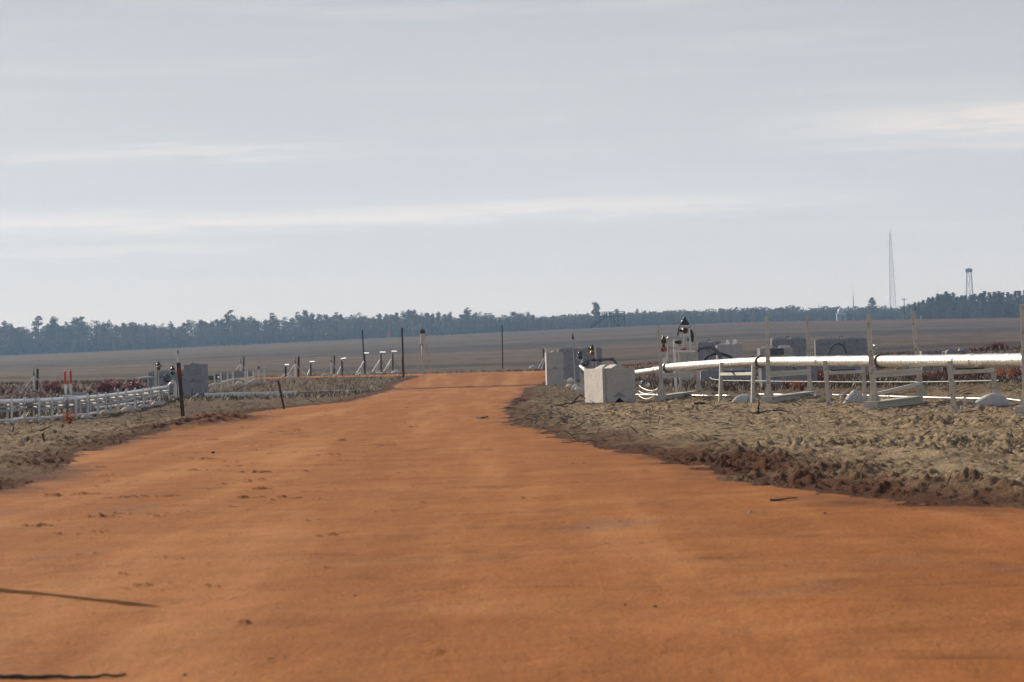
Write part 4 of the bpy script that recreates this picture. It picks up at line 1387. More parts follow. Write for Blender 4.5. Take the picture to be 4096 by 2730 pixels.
# the two channel rails and the white ground pipe that run along the posts
for z_, lab, r_ in ((0.20, 'lower grey channel rail along the low left pipeline posts', 0.018), (0.268, 'upper grey channel rail along the low left pipeline posts', 0.018)):
    mbk = MB()
    for (a, _), (b, _) in zip(fp[:-1], fp[1:]):
        mbk.beam(Vector((a.x, a.y + 0.04, z_)) - lo, Vector((b.x, b.y + 0.04, z_)) - lo, 0.03, 0.040)
    o = mbk.build('channel_rail', M['galv'], None); o.location = lo
    tag(o, lab, 'rail', 'channel rails of the low left pipeline')
gl = []
for (b_, _) in fp[:9]:
    q = Vector((b_.x - 0.12, b_.y + 0.6, 0.035)); gl.append(q)
tag(MB().tube(gl, 0.026, 10).build('ground_pipe', M['pvc'], None, True, gl[3]), 'white plastic pipe lying on the ground under the low left pipeline', 'pipe')
gl = [P(357, 1636, 66), P(430, 1629, 70), P(500, 1619, 76), P(560, 1611, 82), P(606, 1606, 88)]
tag(MB().tube(gl, 0.04, 12).build('branch_pipe', M['pvc'], None, True, gl[1]), 'slanting white branch pipe behind the low left pipeline', 'pipe')
gb = 'sandbags along the low left pipeline'
for i, (px, py, w_, h_) in enumerate(((45, 1690, 74, 19), (152, 1681, 66, 17), (255, 1671, 50, 20), (347, 1668, 68, 17), (420, 1655, 58, 18), (514, 1641, 72, 20), (577, 1628, 66, 16), (632, 1617, 60, 17))):
    sandbag(ORD[i] + ' grey sandbag along the low left pipeline, counted from the left edge', px, py, w_, h_, gb, 'bag', seed=40 + i, neck=-1 if i in (0, 2) else 0, rz=0.15 * (i % 3 - 1))

for i, (px, pt) in enumerate(((261, 1484), (283, 1481))):
    b_ = G(px + 1, 1579)
    root = thing('marker_post', ['left red and white marker post beyond the low pipeline', 'right red and white marker post, slightly taller, beyond the low pipeline'][i], 'marker post', b_, 0, 'red and white marker posts')
    t = P(px - 1, pt, b_.y) - b_
    k_ = 0.44
    MB().tube([Vector((0, 0, -0.05)), t * k_], 0.046, 16).build('white_sleeve', M['white'], root, True)
    MB().tube([t * k_ + Vector((0, 0, .0005)), t * 0.93, t * 0.98, t], [0.046, 0.046, 0.036, 0.012], 16).build('red_sleeve', M['red'], root, True)
b_ = G(290, 1591)
sl = thing('cable_vault', 'low white slab with a grey lid behind the low left pipeline', 'slab', b_)
MB().box((0, 0.3, 0.03), (0.95, 0.8, 0.10)).build('slab', M['white'], sl, bevel=0.01)
MB().prism([(-0.10, 0.1, 0.0805), (0.36, 0.1, 0.0805), (0.28, 0.1, 0.20), (0.02, 0.1, 0.20)], (0, 0.4, 0)).build('lid', M['concrete_old'], sl, bevel=0.01)
b_ = G(318, 1655)
bx = thing('ground_box', 'grey box on the ground under the low left pipeline', 'box', b_)
MB().box((0, 0.5, 0.10), (0.42, 0.35, 0.25)).build('body', M['concrete_old'], bx, bevel=0.01)
MB().box((0.0, 0.5, 0.232), (0.46, 0.39, 0.016)).build('lid', M['galv'], bx)

# the second row of short posts that runs back from the corner block
rr = thing('short_post_row_pipe', 'silver pipe stub dropping to the row of short posts by the corner block', 'pipe', P(2350, 1500, 62))
pp_ = [P(*q) for q in ((2322, 1466, 84), (2333, 1474, 78), (2341, 1483, 72), (2352, 1492, 66), (2362, 1497, 61))]
MB().tube([p - rr.location for p in pp_], 0.042, 16).build('pipe', M['jacket'], rr, True)
for i in (1, 2, 3):
    d = (pp_[i + 1] - pp_[i - 1]).normalized()
    MB().tube([pp_[i] - rr.location - d * 0.06, pp_[i] - rr.location + d * 0.06], 0.055, 16).build('collar', M['steel'], rr, True)
for i in range(9):
    t = i / 8
    D = 59.5 + t * 24
    px = 2358 - 34 * t ** 0.9
    b_ = P(px, 1500, D)
    root = thing('short_strut', ORD[i] + ' short grey post behind the corner block, counted away from it', 'post', (b_.x, D, 0), 0, 'row of short posts behind the corner block')
    h = 0.45 + 0.02 * math.sin(i * 2)
    MB().beam((0, 0, -0.04), (0, 0, h), 0.05, 0.05, (0, 1, 0)).build('post', M['galv'], root, bevel=0.003)
    MB().beam((0.03, 0.02, 0.30), (0.5, 0.05, 0.30), 0.035, 0.04).build('crossbar', M['post'], root)
    MB().beam((0.45, 0.05, -0.04), (0.45, 0.05, h), 0.045, 0.045, (0, 1, 0)).build('post', M['galv'], root)


# ---------------------------------------------------------------- posts and stands
def steel_post(label, pt, pb, w_=0.075, mat='rust', D=None, group=None, tape=None):
    b_ = G(*pb) if D is None else P(pb[0], pb[1], D)
    b_.z -= 0.06
    t = P(pt[0], pt[1], b_.y) - b_
    root = thing('steel_post', label, 'post', b_, 0, group)
    k = MB()
    k.beam((0, -w_ * 0.36, 0), t + Vector((0, -w_ * 0.36, 0)), w_, w_ * 0.16, (0, 1, 0))
    k.beam((0, 0, 0), t, w_ * 0.18, w_ * 0.55, (0, 1, 0))
    k.beam((0, w_ * 0.36, 0), t + Vector((0, w_ * 0.36, 0)), w_, w_ * 0.16, (0, 1, 0))
    k.build('shaft', M[mat], root)
    if tape:
        a = t * tape[0]; c = t * tape[1]
        MB().beam(a, c, w_ * 1.15, w_ * 1.15, (0, 1, 0)).beam(a + Vector((w_ * 0.6, -0.03, 0.02)), a + Vector((w_ * 1.3, -0.03, -0.02)), 0.02, 0.05, (0, 1, 0)).build('orange_tape', M['orange'], root)
    return root


GP = 'bare rusty posts'
steel_post('tall rusty post behind a floodlight stand at the end of the road', (1449, 1320), (1460, 1499), 0.072, group=GP)
steel_post('tallest rusty post, left of the tripod gauge at the end of the road', (1608, 1313), (1615, 1508), 0.072, group=GP)
steel_post('lone rusty post standing in the middle behind the clay road', (2008, 1301), (2011, 1479), 0.064, group=GP)
steel_post('leaning rusty post wrapped in orange tape by the left block stack', (714, 1451), (732, 1662), 0.062, tape=(0.78, 0.90), group=GP)
steel_post('short rusty post right of the lone road post, wired to a white brace', (2173, 1396), (2178, 1476), 0.085, group=GP)
steel_post('short brown stub leaning beside the tallest rusty post', (1607, 1436), (1611, 1500), 0.03, group=GP)
for i, (pt, pb, w_, lab) in enumerate((((1113, 1523), (1138, 1637), 0.022, 'thin dark rod leaning at the left edge of the clay road'),
                                       ((1084, 1541), (1096, 1578), 0.014, 'short thin dark rod behind the white beam'))):
    b_ = G(*pb); t = P(pt[0], pt[1], b_.y)
    tag(MB().tube([b_ - Vector((0, 0, 0.05)), t], w_, 8).build('leaning_rod', M['rust'], None, True, b_), lab, 'rod')


def flood_stand(label, post_x, ytop, ybase, head_x0, head_x1, head_y, braces, tilt=0.0):
    """a dark post with a flat white head reaching to the right and white struts to the left"""
    b_ = G(post_x, ybase)
    D = b_.y
    root = thing('floodlight_stand', label, 'floodlight', b_, 0, 'floodlight stands at the end of the road')
    t = P(post_x - 1, ytop, D) - b_
    MB().beam((0, 0, -0.05), t, 0.082, 0.07, (0, 1, 0)).build('post', M['rust'], root, bevel=0.004)
    a = P(head_x0, head_y + tilt, D) - b_; c = P(head_x1, head_y - tilt, D) - b_
    sm_ = MB().beam(Vector((a.x + 0.005, 0, t.z - 0.35)), Vector((a.x + 0.005, 0, a.z)), 0.022, 0.022, (0, 1, 0))
    sm_.build('side_mast', M['white'], root)
    hd = MB().beam(a, c, 0.16, 0.030).build('lamp_head', M['white'], root, bevel=0.006)
    dv = (c - a)
    MB().beam(a + dv * 0.06 + Vector((0, -0.0835, 0.001)), c - dv * 0.06 + Vector((0, -0.0835, 0.001)), 0.006, 0.034).build('diffuser', M['glow'], hd)  # thin emissive strip added along the near edge of the head
    for bx_, by_ in braces:
        e = P(bx_, by_, D - 0.35 if bx_ == braces[0][0] else D + 0.3) - b_
        MB().tube([Vector((a.x, 0, t.z - 0.30)), Vector((e.x, e.y, -0.03))], 0.026, 10).build('brace', M['pvc'], root, True)
    e = Vector((0.42, 0.5, -0.03))
    MB().beam(Vector((0.03, 0, t.z - 0.36)), e, 0.026, 0.018, (0, 1, 0)).build('brace', M['galv'], root)
    return root


FLO = [('leftmost and lowest floodlight stand at the end of the road', 1143, 1468, 1510, 1139, 1157, 1459, [(1122, 1515), (1132, 1515)], 0),
       ('second floodlight stand from the left, between two tripod posts', 1244, 1454, 1505, 1238, 1259, 1447, [(1228, 1504), (1234, 1504)], 0.5),
       ('floodlight stand with a tilted head, right of the second tripod post', 1369, 1444, 1503, 1363, 1385, 1434, [(1345, 1497), (1354, 1499)], 2.0),
       ('floodlight stand directly behind the tall rusty post', 1460, 1421, 1499, 1456, 1477, 1412.5, [(1422, 1499), (1439, 1499)], 0),
       ('floodlight stand second from the right at the end of the road', 1525, 1418, 1489, 1519, 1543, 1409, [(1487, 1499), (1502, 1499)], 0),
       ('rightmost and tallest floodlight stand, next to the tallest rusty post', 1572, 1415, 1486, 1565, 1589, 1405.5, [(1534, 1495), (1548, 1499)], 0)]
for a in FLO:
    flood_stand(*a)
gs = 'sandbags between the floodlight stands'
for i, (px, py, w_, h_, lab) in enumerate(((1163, 1512, 48, 9, 'grey sandbag by the leftmost floodlight'), (1300, 1504, 38, 6, 'low sandbag left of the second tripod post'),
                                           (1345, 1504, 30, 7, 'sandbag at the foot of the second tripod post'), (1440, 1499, 28, 7, 'white sandbag at the braces by the tall rusty post'),
                                           (1475, 1500, 26, 6, 'sandbag right of the tall rusty post'), (1518, 1497, 30, 8, 'sandbag under the second floodlight from the right'),
                                           (1584, 1495, 46, 10, 'largest sandbag, beside the rightmost floodlight'), (2131, 1476, 34, 12, 'pale sandbag right of the lone road post'),
                                           (136, 1565, 30, 9, 'white sandbag at the foot of the far left tripod post'),
                                           (958, 1537, 40, 14, 'left sandbag at the white rail fence'), (1008, 1532, 44, 15, 'right sandbag at the white rail fence'))):
    sandbag(lab, px, py, w_, h_, gs if i < 7 else 'sandbags at far posts', 'bag_white' if i in (3, 5) else 'bag', seed=60 + i)


def tripod_post(label, px, ytop, ybase, wpx, rod, guys):
    b_ = G(px, ybase); D = b_.y
    root = thing('tripod_post', label, 'post', b_, 0, 'tripod posts with a thin rod on top')
    t = P(px + 2.0, ytop + 10, D) - b_
    MB().beam(Vector((0.05, 0.03, -0.05)), t + Vector((0.05, 0.03, 0)), 0.085, 0.07, (0, 1, 0)).build('post', M['rust'], root, bevel=0.004)
    w_t = P(px - 7, ytop + 34, D) - b_
    MB().tube([Vector((w_t.x, -0.05, -0.04)), w_t + Vector((0, -0.05, 0))], 0.033, 10).build('white_tube', M['white'], root, True)
    g_t = P(px - 7.5, ytop, D) - b_
    MB().tube([w_t + Vector((0, -0.05, 0.001)), w_t + Vector((0, -0.05, 0.06)), g_t + Vector((0, -0.05, 0))], [0.034, 0.022, 0.020], 10).build('grey_mast', M['galv'], root, True)
    MB().lathe(w_t + Vector((0, -0.05, -0.03)), [(0.040, 0), (0.040, 0.05)], 10).lathe(w_t + Vector((0, -0.05, 0.05)), [(0.038, 0), (0.038, 0.04)], 10).build('clamp', M['black'], root, True)
    a, c = P(rod[0], rod[2], D - 0.05) - b_, P(rod[1], rod[2] - 1, D - 0.05) - b_
    MB().tube([g_t + Vector((0, -0.05, -0.01)), a, c], [0.006, 0.011, 0.008], 8).build('boom_rod', M['galv'], root, True)
    for gx, gy in guys:
        e = P(gx, gy, D - 0.3) - b_
        MB().tube([w_t + Vector((0, -0.05, -0.04)), Vector((e.x, e.y, max(e.z, -0.03)))], 0.011, 6).build('guy_brace', M['white'], root, True)
    return root


tripod_post('far left tripod post with two white guy braces beyond the low pipeline', 143, 1466, 1559, 9, (150, 216, 1463), [(90, 1564), (172, 1540)])
tripod_post('tripod post rising behind the white rail fence', 970, 1419, 1497, 9, (974, 1018, 1421), [(944, 1480), (986, 1486)])
tripod_post('tripod post between the two leftmost floodlights', 1188, 1418, 1509, 9, (1193, 1234, 1417), [(1150, 1500), (1222, 1501)])
tripod_post('tripod post between the second and the tilted floodlights', 1332, 1414, 1500, 9, (1336, 1382, 1413), [(1285, 1503), (1370, 1504)])

# tripod gauge
b_ = G(1690, 1497); D = b_.y
tg = thing('tripod_gauge', 'tall tripod carrying a white cylinder with a dark crown at the road end', 'gauge', b_)


def tl_(px, py, dd=0):
    return P(px, py, D + dd) - b_


for e in ((1670, 1499, -0.3), (1690, 1498, -0.5), (1726, 1495, 0.3)):
    q = tl_(*e)
    MB().beam(Vector((q.x, q.y, -0.04)), tl_(1680 if e[0] == 1670 else (1690 if e[0] == 1690 else 1707), 1376), 0.038, 0.038, (0, 1, 0)).build('leg', M['post'], tg)
c = tl_(1691, 1371)
MB().lathe(c, [(0.10, 0), (0.10, 0.36)], 20).build('cylinder', M['post'], tg, True)
c = tl_(1691, 1335)
MB().lathe(c, [(0.112, 0), (0.112, 0.10), (0.09, 0.11), (0.09, 0.15), (0.03, 0.16), (0.02, 0.22), (0.005, 0.24)], 18).build('crown', M['black'], tg, True)
sp = MB()
for k_ in range(6):
    a = k_ * math.pi / 3
    sp.beam(c + Vector((0.10 * math.cos(a), 0.10 * math.sin(a), 0.06)), c + Vector((0.115 * math.cos(a), 0.115 * math.sin(a), 0.17)), 0.03, 0.012)
sp.build('crown_spikes', M['black'], tg)
c = tl_(1693, 1427)
MB().lathe(c, [(0.03, -0.03), (0.062, 0.0), (0.066, 0.05), (0.066, 0.44), (0.05, 0.46)], 16).build('lower_cylinder', M['post'], tg, True)
MB().lathe(tl_(1692, 1380), [(0.135, 0), (0.135, 0.03)], 16).build('collar', M['galv'], tg, True)
MB().ell(tl_(1677, 1376), (0.03, 0.03, 0.025), 10, 8).build('knob', M['steel'], tg, True)

# white brace frame right of the lone post
b_ = G(2168, 1478); D = b_.y
wf = thing('white_brace', 'white sloping braces wired to the short rusty post by the right stack', 'brace', b_)
for a, c in (((2188, 1414), (2152, 1476)), ((2188, 1416), (2164, 1478)), ((2184, 1400), (2186, 1476)), ((2172, 1384), (2186, 1402))):
    MB().tube([P(a[0], a[1], D - 0.2) - b_, P(c[0], c[1], D - 0.3) - b_], 0.020, 8).build('strut', M['white'], wf, True)

# white beam on the ground, hose into the trench
a, c = G(823, 1588), G(1184, 1578.5)
a.z = max(a.z, land_z(a.x, a.y)); c.z = max(c.z, land_z(c.x, c.y))
wb = thing('white_beam', 'long white beam lying on the ground left of the road', 'beam', a)
v_ = c - a
dn = v_.normalized()
MB().beam(Vector((0, 0, 0.065)), v_ + Vector((0, 0, 0.045)), 0.12, 0.125).build('beam', M['white'], wb, bevel=0.006)
MB().beam(v_ * 0.0 - dn * 0.012 + Vector((0, 0, 0.065)), -dn * 0.001 + Vector((0, 0, 0.065)), 0.13, 0.135).build('end_cap', M['white'], wb)
MB().lathe(v_ * 0.73 + Vector((0, -0.0605, 0.06)), [(0.02, 0), (0.02, 0.006)], 10, (0, -1, 0)).build('hole_plug', M['black'], wb, True)
hq = [G(*q) for q in ((1204, 1572), (1240, 1571), (1303, 1568), (1400, 1567), (1470, 1565), (1530, 1563))]
for q in hq: q.z = max(q.z, land_z(q.x, q.y)) + 0.02
tag(MB().tube(hq, 0.028, 10).build('ground_hose', M['twine'], None, True, hq[2]), 'pale hose lying on the ground from the white beam to the road', 'hose')
stf = thing('pipe_stand', 'small dark pipe stand in front of the left block stack', 'stand', G(790, 1598))
q0 = stf.location
for a, c in (((768, 1554), (768, 1590)), ((822, 1554), (822, 1594)), ((764, 1577), (824, 1576))):
    MB().tube([P(a[0], a[1], 105.8) - q0, P(c[0], c[1], 105.8) - q0], 0.022, 8).build('rail', M['hose'], stf, True)
MB().beam(P(762, 1598, 104.5) - q0, P(792, 1576, 105.6) - q0, 0.05, 0.03, (0, 1, 0)).build('plank', M['white'], stf)

# white rail fence with boxes behind the beam
GF = 'white rail fence supports behind the white beam'
FX = [(827, 1570, 1509), (859, 1563, 1497), (885, 1561, 1495), (911, 1549, 1491), (933, 1542, 1489), (981, 1539, 1485), (990, 1537, 1484), (1013, 1531, 1485), (1036, 1520, 1468), (1058, 1530, 1480)]
fq = []
for i, (px, pb, pt) in enumerate(FX):
    b_ = G(px, pb)
    t = P(px - 1, pt, b_.y)
    root = thing('rail_post', ORD[i] + (' white post of the rail fence behind the white beam, counted from the left' if i != 8 else ' white fence post behind the white beam, topped with a blue cap'), 'fence post', b_, 0, GF)
    MB().beam((0, 0, -0.05), t - b_, 0.045, 0.045, (0, 1, 0)).build('post', M['white'], root, bevel=0.003)
    if i == 8:
        MB().tube([t - b_ - Vector((0, 0, 0.10)), t - b_ + Vector((-0.01, 0, 0.03))], 0.034, 10).build('blue_cap', M['blue'], root, True)
    fq.append((b_, t))
for (i0, i1, k_, lab) in ((0, 2, 0.42, 'left rail'), (2, 4, 0.46, 'second rail'), (4, 7, 0.48, 'right rail')):
    mbk = MB()
    for i in range(i0, i1):
        (a, at_), (c, ct) = fq[i], fq[i + 1]
        mbk.beam(a.lerp(at_, k_) + Vector((0, -0.03, 0)), c.lerp(ct, k_) + Vector((0, -0.03, 0)), 0.03, 0.05)
    o = mbk.build('fence_rail', M['white'], None, loc=fq[i0][0])
    tag(o, lab + ' of the white fence behind the white beam', 'rail', 'rails of the white fence')


def grey_box(label, x0, x1, y0, y1, D, mat='concrete_old', frame=True):
    p = P((x0 + x1) / 2, y1, D); w_ = (x1 - x0) / F * D; h = (y1 - y0) / F * D
    root = thing('equipment_box', label, 'box', p, 0, 'grey boxes behind the white fence')
    MB().box((0, w_ * 0.3, h / 2), (w_, w_ * 0.6, h)).build('body', M[mat], root, bevel=0.01)
    if frame:
        k = MB()
        k.box((0, -0.012, h - 0.02), (w_ * 1.04, 0.02, 0.05)); k.box((-w_ / 2, -0.012, h / 2 - 0.03), (0.045, 0.02, h - 0.06)); k.box((w_ / 2, -0.012, h / 2 - 0.03), (0.045, 0.02, h - 0.06))
        k.build('frame', M['post'], root)
    else:
        k = MB()
        for dx in (-0.25, 0.1):
            k.prism([(dx * w_ - 0.08, 0.1, h + 0.001), (dx * w_ + 0.08, 0.1, h + 0.001), (dx * w_ + 0.02, 0.1, h + 0.05), (dx * w_ - 0.06, 0.1, h + 0.05)], (0, w_ * 0.35, 0))
        k.build('ribs', M[mat], root)
    return root


grey_box('leftmost framed grey box behind the white fence', 833, 858, 1500, 1560, 121, 'panel')
grey_box('taller framed grey box with a pale dish, behind the white fence', 859, 881, 1494, 1556, 122, 'panel')
grey_box('grey box with ribbed top behind the white fence', 884, 926, 1494, 1545, 121.5, 'concrete_old', False)
grey_box('long dark box with ribbed top under the fence tripod post', 934, 1011, 1486, 1533, 123, 'concrete_old', False)
q = P(875, 1511, 119.5)
o = MB().lathe((0, 0, 0), [(0.01, 0.03), (0.035, 0.02), (0.055, 0.0), (0.05, -0.004)], 14, (-0.4, -0.8, 0.3)).build('small_dish', M['white'], None, True); o.location = q
tag(o, 'small pale dish on the taller framed grey box', 'dish')


def pin_flag(label, px, pyt, pyb, mat, D=None):
    b_ = G(px, pyb) if D is None else P(px, pyb, D)
    t = P(px, pyt, b_.y)
    root = thing('pin_flag', label, 'marker flag', b_, 0, 'small marker flags')
    MB().tube([Vector((0, 0, -0.04)), t - b_], 0.005, 6).build('wire', M['galv'], root, True)
    k = MB()
    h = 9 / F * b_.y; w_ = 5 / F * b_.y
    z0 = (t - b_).z
    vs = [(0, -0.008, z0 - h), (w_, -0.02, z0 - h * 0.9), (w_ * 1.0, -0.01, z0 - 0.1 * h), (0, -0.008, z0)]
    k.prism(vs, (0.002, 0.012, 0)).build('flag', M[mat], root)


pin_flag('pink pin flag left of the first tall support', 2571, 1447, 1462, 'pink')
pin_flag('pink pin flag behind the pipe near the red-taped post', 3577, 1410, 1424, 'pink')
pin_flag('pink pin flag by the second floodlight', 1256, 1497, 1506, 'pink')
pin_flag('pink pin flag at the white rail fence', 1032, 1503, 1515, 'pink')
pin_flag('pink pin flag on the sandbag near the short rusty post', 2131, 1458, 1470, 'pink')
pin_flag('yellow pin flag beside the short rusty post', 2151, 1449, 1472, 'yellow')

# insulator-like fittings seen over the pipe
for px, py, D, lab in ((3086, 1386, 76.5, 'small shiny fitting on the small pale block'), (3500, 1391, 60, 'small shiny fitting right of the red-taped support')):
    b_ = P(px, py, D)
    r_ = thing('steel_fitting', lab, 'fitting', (b_.x, D, ground(b_.x, D)) if px > 3200 else b_, 0, 'small shiny fittings')
    off_ = b_ - r_.location
    MB().ell(off_ + Vector((0, 0, 0.03)), (0.03, 0.03, 0.035), 12, 8).ell(off_ + Vector((0.02, 0, -0.02)), (0.025, 0.025, 0.03), 12, 8).build('head', M['steel'], r_, True)
    if px > 3200:
        MB().tube([(0, 0, -0.03), off_], 0.008, 6).build('stake', M['galv'], r_, True)


# ---------------------------------------------------------------- far structures
def far_pole(label, px, ytop, D, r_=0.11, cross=None, can=False, base=None):
    t = P(px, ytop, D)
    g = ground(t.x, D)
    root = thing('utility_pole', label, 'pole', (t.x, D, g - 0.3), 0, 'far poles')
    MB().tube([Vector(), (0, 0, t.z - g + 0.3)], [r_, r_ * 0.75], 8).build('shaft', M['wood'], root, True)
    h = t.z - g + 0.3
    if cross:
        MB().beam((-cross, 0, h - 0.5), (cross, 0, h - 0.4), 0.12, 0.14).build('crossarm', M['wood'], root)
    if can:
        MB().lathe((0.45, -0.1, h - 5.2), [(0.30, 0), (0.30, 1.1), (0.15, 1.2)], 10).build('transformer', M['galv'], root, True)
    return root


far_pole('far utility pole with a short crossarm left of the dark pine hill', 3616, 1192, 820, 0.13, 0.7)
far_pole('far utility pole with a transformer at the edge of the dark pine hill', 3674, 1204, 770, 0.13, None, True)
far_pole('thin far pole between tree clumps left of the tall posts', 3021, 1230, 980, 0.10, 0.5)
far_pole('thin far pole left of the white dome', 3274, 1216, 980, 0.09)
far_pole('thin far pole left of the wooden stair platform', 2308, 1244, 980, 0.09)
far_pole('thin far pole right of the wooden stair platform', 2569, 1241, 930, 0.09)
t = P(3411, 1139, 985)
ms = thing('antenna_mast', 'slender antenna mast standing among trees near the white dome', 'mast', (t.x, 985, ground(t.x, 985)))
h1 = P(3411, 1186, 985).z - ms.location.z
MB().tube([(0, 0, -0.3), (0, 0, h1)], [0.16, 0.13], 8).build('mast', M['galv'], ms, True)
MB().tube([(0, 0, h1), (0, 0, t.z - ms.location.z)], [0.05, 0.03], 6).build('whip', M['galv'], ms, True)

# radio tower
TD = 1400.0
tb, tt = P(3569, 1250, TD), P(3561.5, 932, TD)
gz = ground(tb.x, TD) - 0.5
rt = thing('radio_tower', 'tall slender lattice radio tower rising over the trees at right', 'tower', (tb.x, TD, gz))
H = tt.z - gz
wb_, wt_ = 2.35, 0.42
legs = []
lm = []
for k_ in range(3):
    a = math.radians(90 + 120 * k_ + 25)
    p0 = Vector((wb_ * math.cos(a), wb_ * math.sin(a), 0)); p1 = Vector((wt_ * math.cos(a), wt_ * math.sin(a), H))
    lm.append((p0, p1))
    MB().tube([p0, p1], [0.13, 0.08], 6).build('leg', M['galv'], rt, True)
br = MB()
nb = 30
for i in range(nb):
    for k_ in range(3):
        a0, a1 = lm[k_]; b0, b1 = lm[(k_ + 1) % 3]
        z0, z1 = i / nb, (i + 1) / nb
        if i % 2: br.beam(a0.lerp(a1, z0), b0.lerp(b1, z1), 0.075, 0.075)
        else: br.beam(b0.lerp(b1, z0), a0.lerp(a1, z1), 0.075, 0.075)
        br.beam(a0.lerp(a1, z1), b0.lerp(b1, z1), 0.06, 0.06)
br.build('lattice', M['galv'], rt)
MB().tube([(0.3, 0, H), (0.5, 0, H + 2.2)], 0.05, 6).build('top_aerial', M['galv'], rt, True)
ae = MB(); za = (P(3551, 965, TD).z - gz); xa = P(3551, 965, TD).x - tb.x
ae.tube([(xa, 0, za - 2.5), (xa, 0, za + 1.0)], 0.05, 6).tube([(xa, 0, za - 2.0), (0, 0, za - 2.0)], 0.03, 6)
ae.build('side_aerial', M['galv'], rt, True)

# fire lookout tower
LD = 1400.0
lb0, lt0 = P(3879, 1195, LD), P(3878, 1074, LD)
gz = ground(lb0.x, LD) - 0.5
fl = thing('lookout_tower', 'dark lookout cabin on a steel lattice tower above the pine hill', 'tower', (lb0.x, LD, gz))
zc0 = P(3878, 1090, LD).z - gz; zc1 = P(3878, 1078, LD).z - gz; zr = lt0.z - gz
MB().box((0, 0, (zc0 + zc1) / 2), (2.3, 2.3, zc1 - zc0), 0.5).build('cabin', M['wood'], fl)
MB().prism([(-1.5 * math.cos(a) if False else 1.75 * math.cos(a), 1.75 * math.sin(a), zc1 + 0.001) for a in [0.5 + math.pi / 4 + k_ * math.pi / 2 for k_ in range(4)]], (0, 0, 0.12)).lathe((0, 0, zc1 + 0.12), [(1.5, 0), (0.1, zr - zc1)], 8).build('roof', M['wood'], fl)
MB().box((0, -1.16 / math.cos(0.5) + 0.1, (zc0 + zc1) / 2), (0.25, 0.05, 0.9), 0).build('window', M['white'], fl)
for sx, sy in ((-1, -1), (1, -1), (1, 1), (-1, 1)):
    MB().beam((sx * 2.3, sy * 2.3, 0), (sx * 1.0, sy * 1.0, zc0), 0.16, 0.16).build('leg', M['galv'], fl)
br = MB()
for i in range(7):
    z0, z1 = i / 7, (i + 1) / 7
    for (ax_, ay_), (bx_, by_) in (((-1, -1), (1, -1)), ((1, -1), (1, 1)), ((1, 1), (-1, 1)), ((-1, 1), (-1, -1))):
        f0_, f1_ = 2.3 - 1.3 * z0, 2.3 - 1.3 * z1
        br.beam((ax_ * f0_, ay_ * f0_, z0 * zc0), (bx_ * f1_, by_ * f1_, z1 * zc0), 0.07, 0.07)
        br.beam((bx_ * f0_, by_ * f0_, z0 * zc0), (ax_ * f1_, ay_ * f1_, z1 * zc0), 0.07, 0.07)
br.build('bracing', M['galv'], fl)
stz = MB()
for i in range(9):
    s_ = 1 if i % 2 else -1
    stz.beam((-0.5 * s_, 0, zc0 * i / 9), (0.5 * s_, 0.0, zc0 * (i + 1) / 9), 0.5, 0.14)
stz.build('stairs', M['wood'], fl)

# white domed building
WD = 985.0
c0 = P(3366, 1283, WD)
gz = ground(c0.x, WD)
wd = thing('domed_building', 'small white building with a round dome at the tree line', 'building', (c0.x, WD, gz - 0.2))
zt = P(3366, 1256, WD).z - gz + 0.2
MB().box((0, 0, zt / 2), (3.1, 2.8, zt)).build('walls', M['concrete_old'], wd)
MB().lathe((-0.1, 0, zt), [(1.15, 0), (1.15, 0.55), (1.08, 0.9), (0.9, 1.35), (0.6, 1.7), (0.2, 1.9)], 20).build('dome', M['galv'], wd, True)
MB().box((0.3, -1.41, 0.95), (0.7, 0.06, 1.5)).build('door', M['panel'], wd)
MB().box((0, 0, zt + 0.03), (3.3, 3.0, 0.14)).build('parapet', M['white'], wd)

# timber observation platform with stairs
OD = 742.0
S = OD / F
o0 = P(2350, 1313, OD)
zf = P(2350, 1263, OD)


def ol(px, py, dy=0.0):
    d = P(px, py, OD)
    return Vector((d.x, OD + dy, d.z)) - Vector((o0.x, OD, 0))


gz0 = ground(o0.x, OD)
ob = thing('stair_platform', 'timber observation platform with long stairs at the far field edge', 'platform', (o0.x, OD, 0))
dk = MB(); a, c = ol(2396, 1265.5), ol(2499, 1262.5)
dk.beam(a + Vector((0, 1.4, -0.12)), c + Vector((0, 1.4, -0.12)), 2.6, 0.30)
dk.build('deck', M['wood'], ob)
for px in (2398, 2418, 2427, 2442, 2448, 2454, 2469, 2475, 2498):
    back = px in (2418, 2448, 2475)
    p = ol(px, 1265)
    MB().beam(Vector((p.x, 2.6 if back else 0.05, ground(o0.x + p.x, OD) - 0.3)), Vector((p.x, 2.6 if back else 0.05, p.z - 0.1)), 0.17, 0.17).build('post', M['wood'], ob)
for px, yy in ((2398, 0), (2417, 0), (2426, 0), (2441, 0), (2453, 0), (2469, 0), (2474, 2.8), (2498, 0)):
    p = ol(px, 1264); q = ol(px, 1249.5 if px < 2490 else 1246.5)
    MB().beam(Vector((p.x, yy - 0.05, p.z)), Vector((q.x, yy - 0.05, q.z)), 0.17, 0.17).build('railing_post', M['wood'], ob)
rl = MB()
for y_, dz in ((0, 0), (0, -0.45), (2.85, 0), (2.85, -0.45)):
    a, c = ol(2396, 1249.6), ol(2499, 1246.6)
    rl.beam(a + Vector((0, y_ - 0.12, dz)), c + Vector((0, y_ - 0.12, dz)), 0.08, 0.12)
rl.build('railing', M['wood'], ob)
br = MB()
for a, c in (((2498, 1270), (2476, 1308)), ((2455, 1270), (2470, 1308)), ((2440, 1272), (2428, 1300)), ((2408, 1300), (2417, 1309)), ((2426, 1298), (2418, 1309)), ((2455, 1285), (2470, 1303))):
    br.beam(ol(*a), ol(*c), 0.16, 0.16, (0, 1, 0))
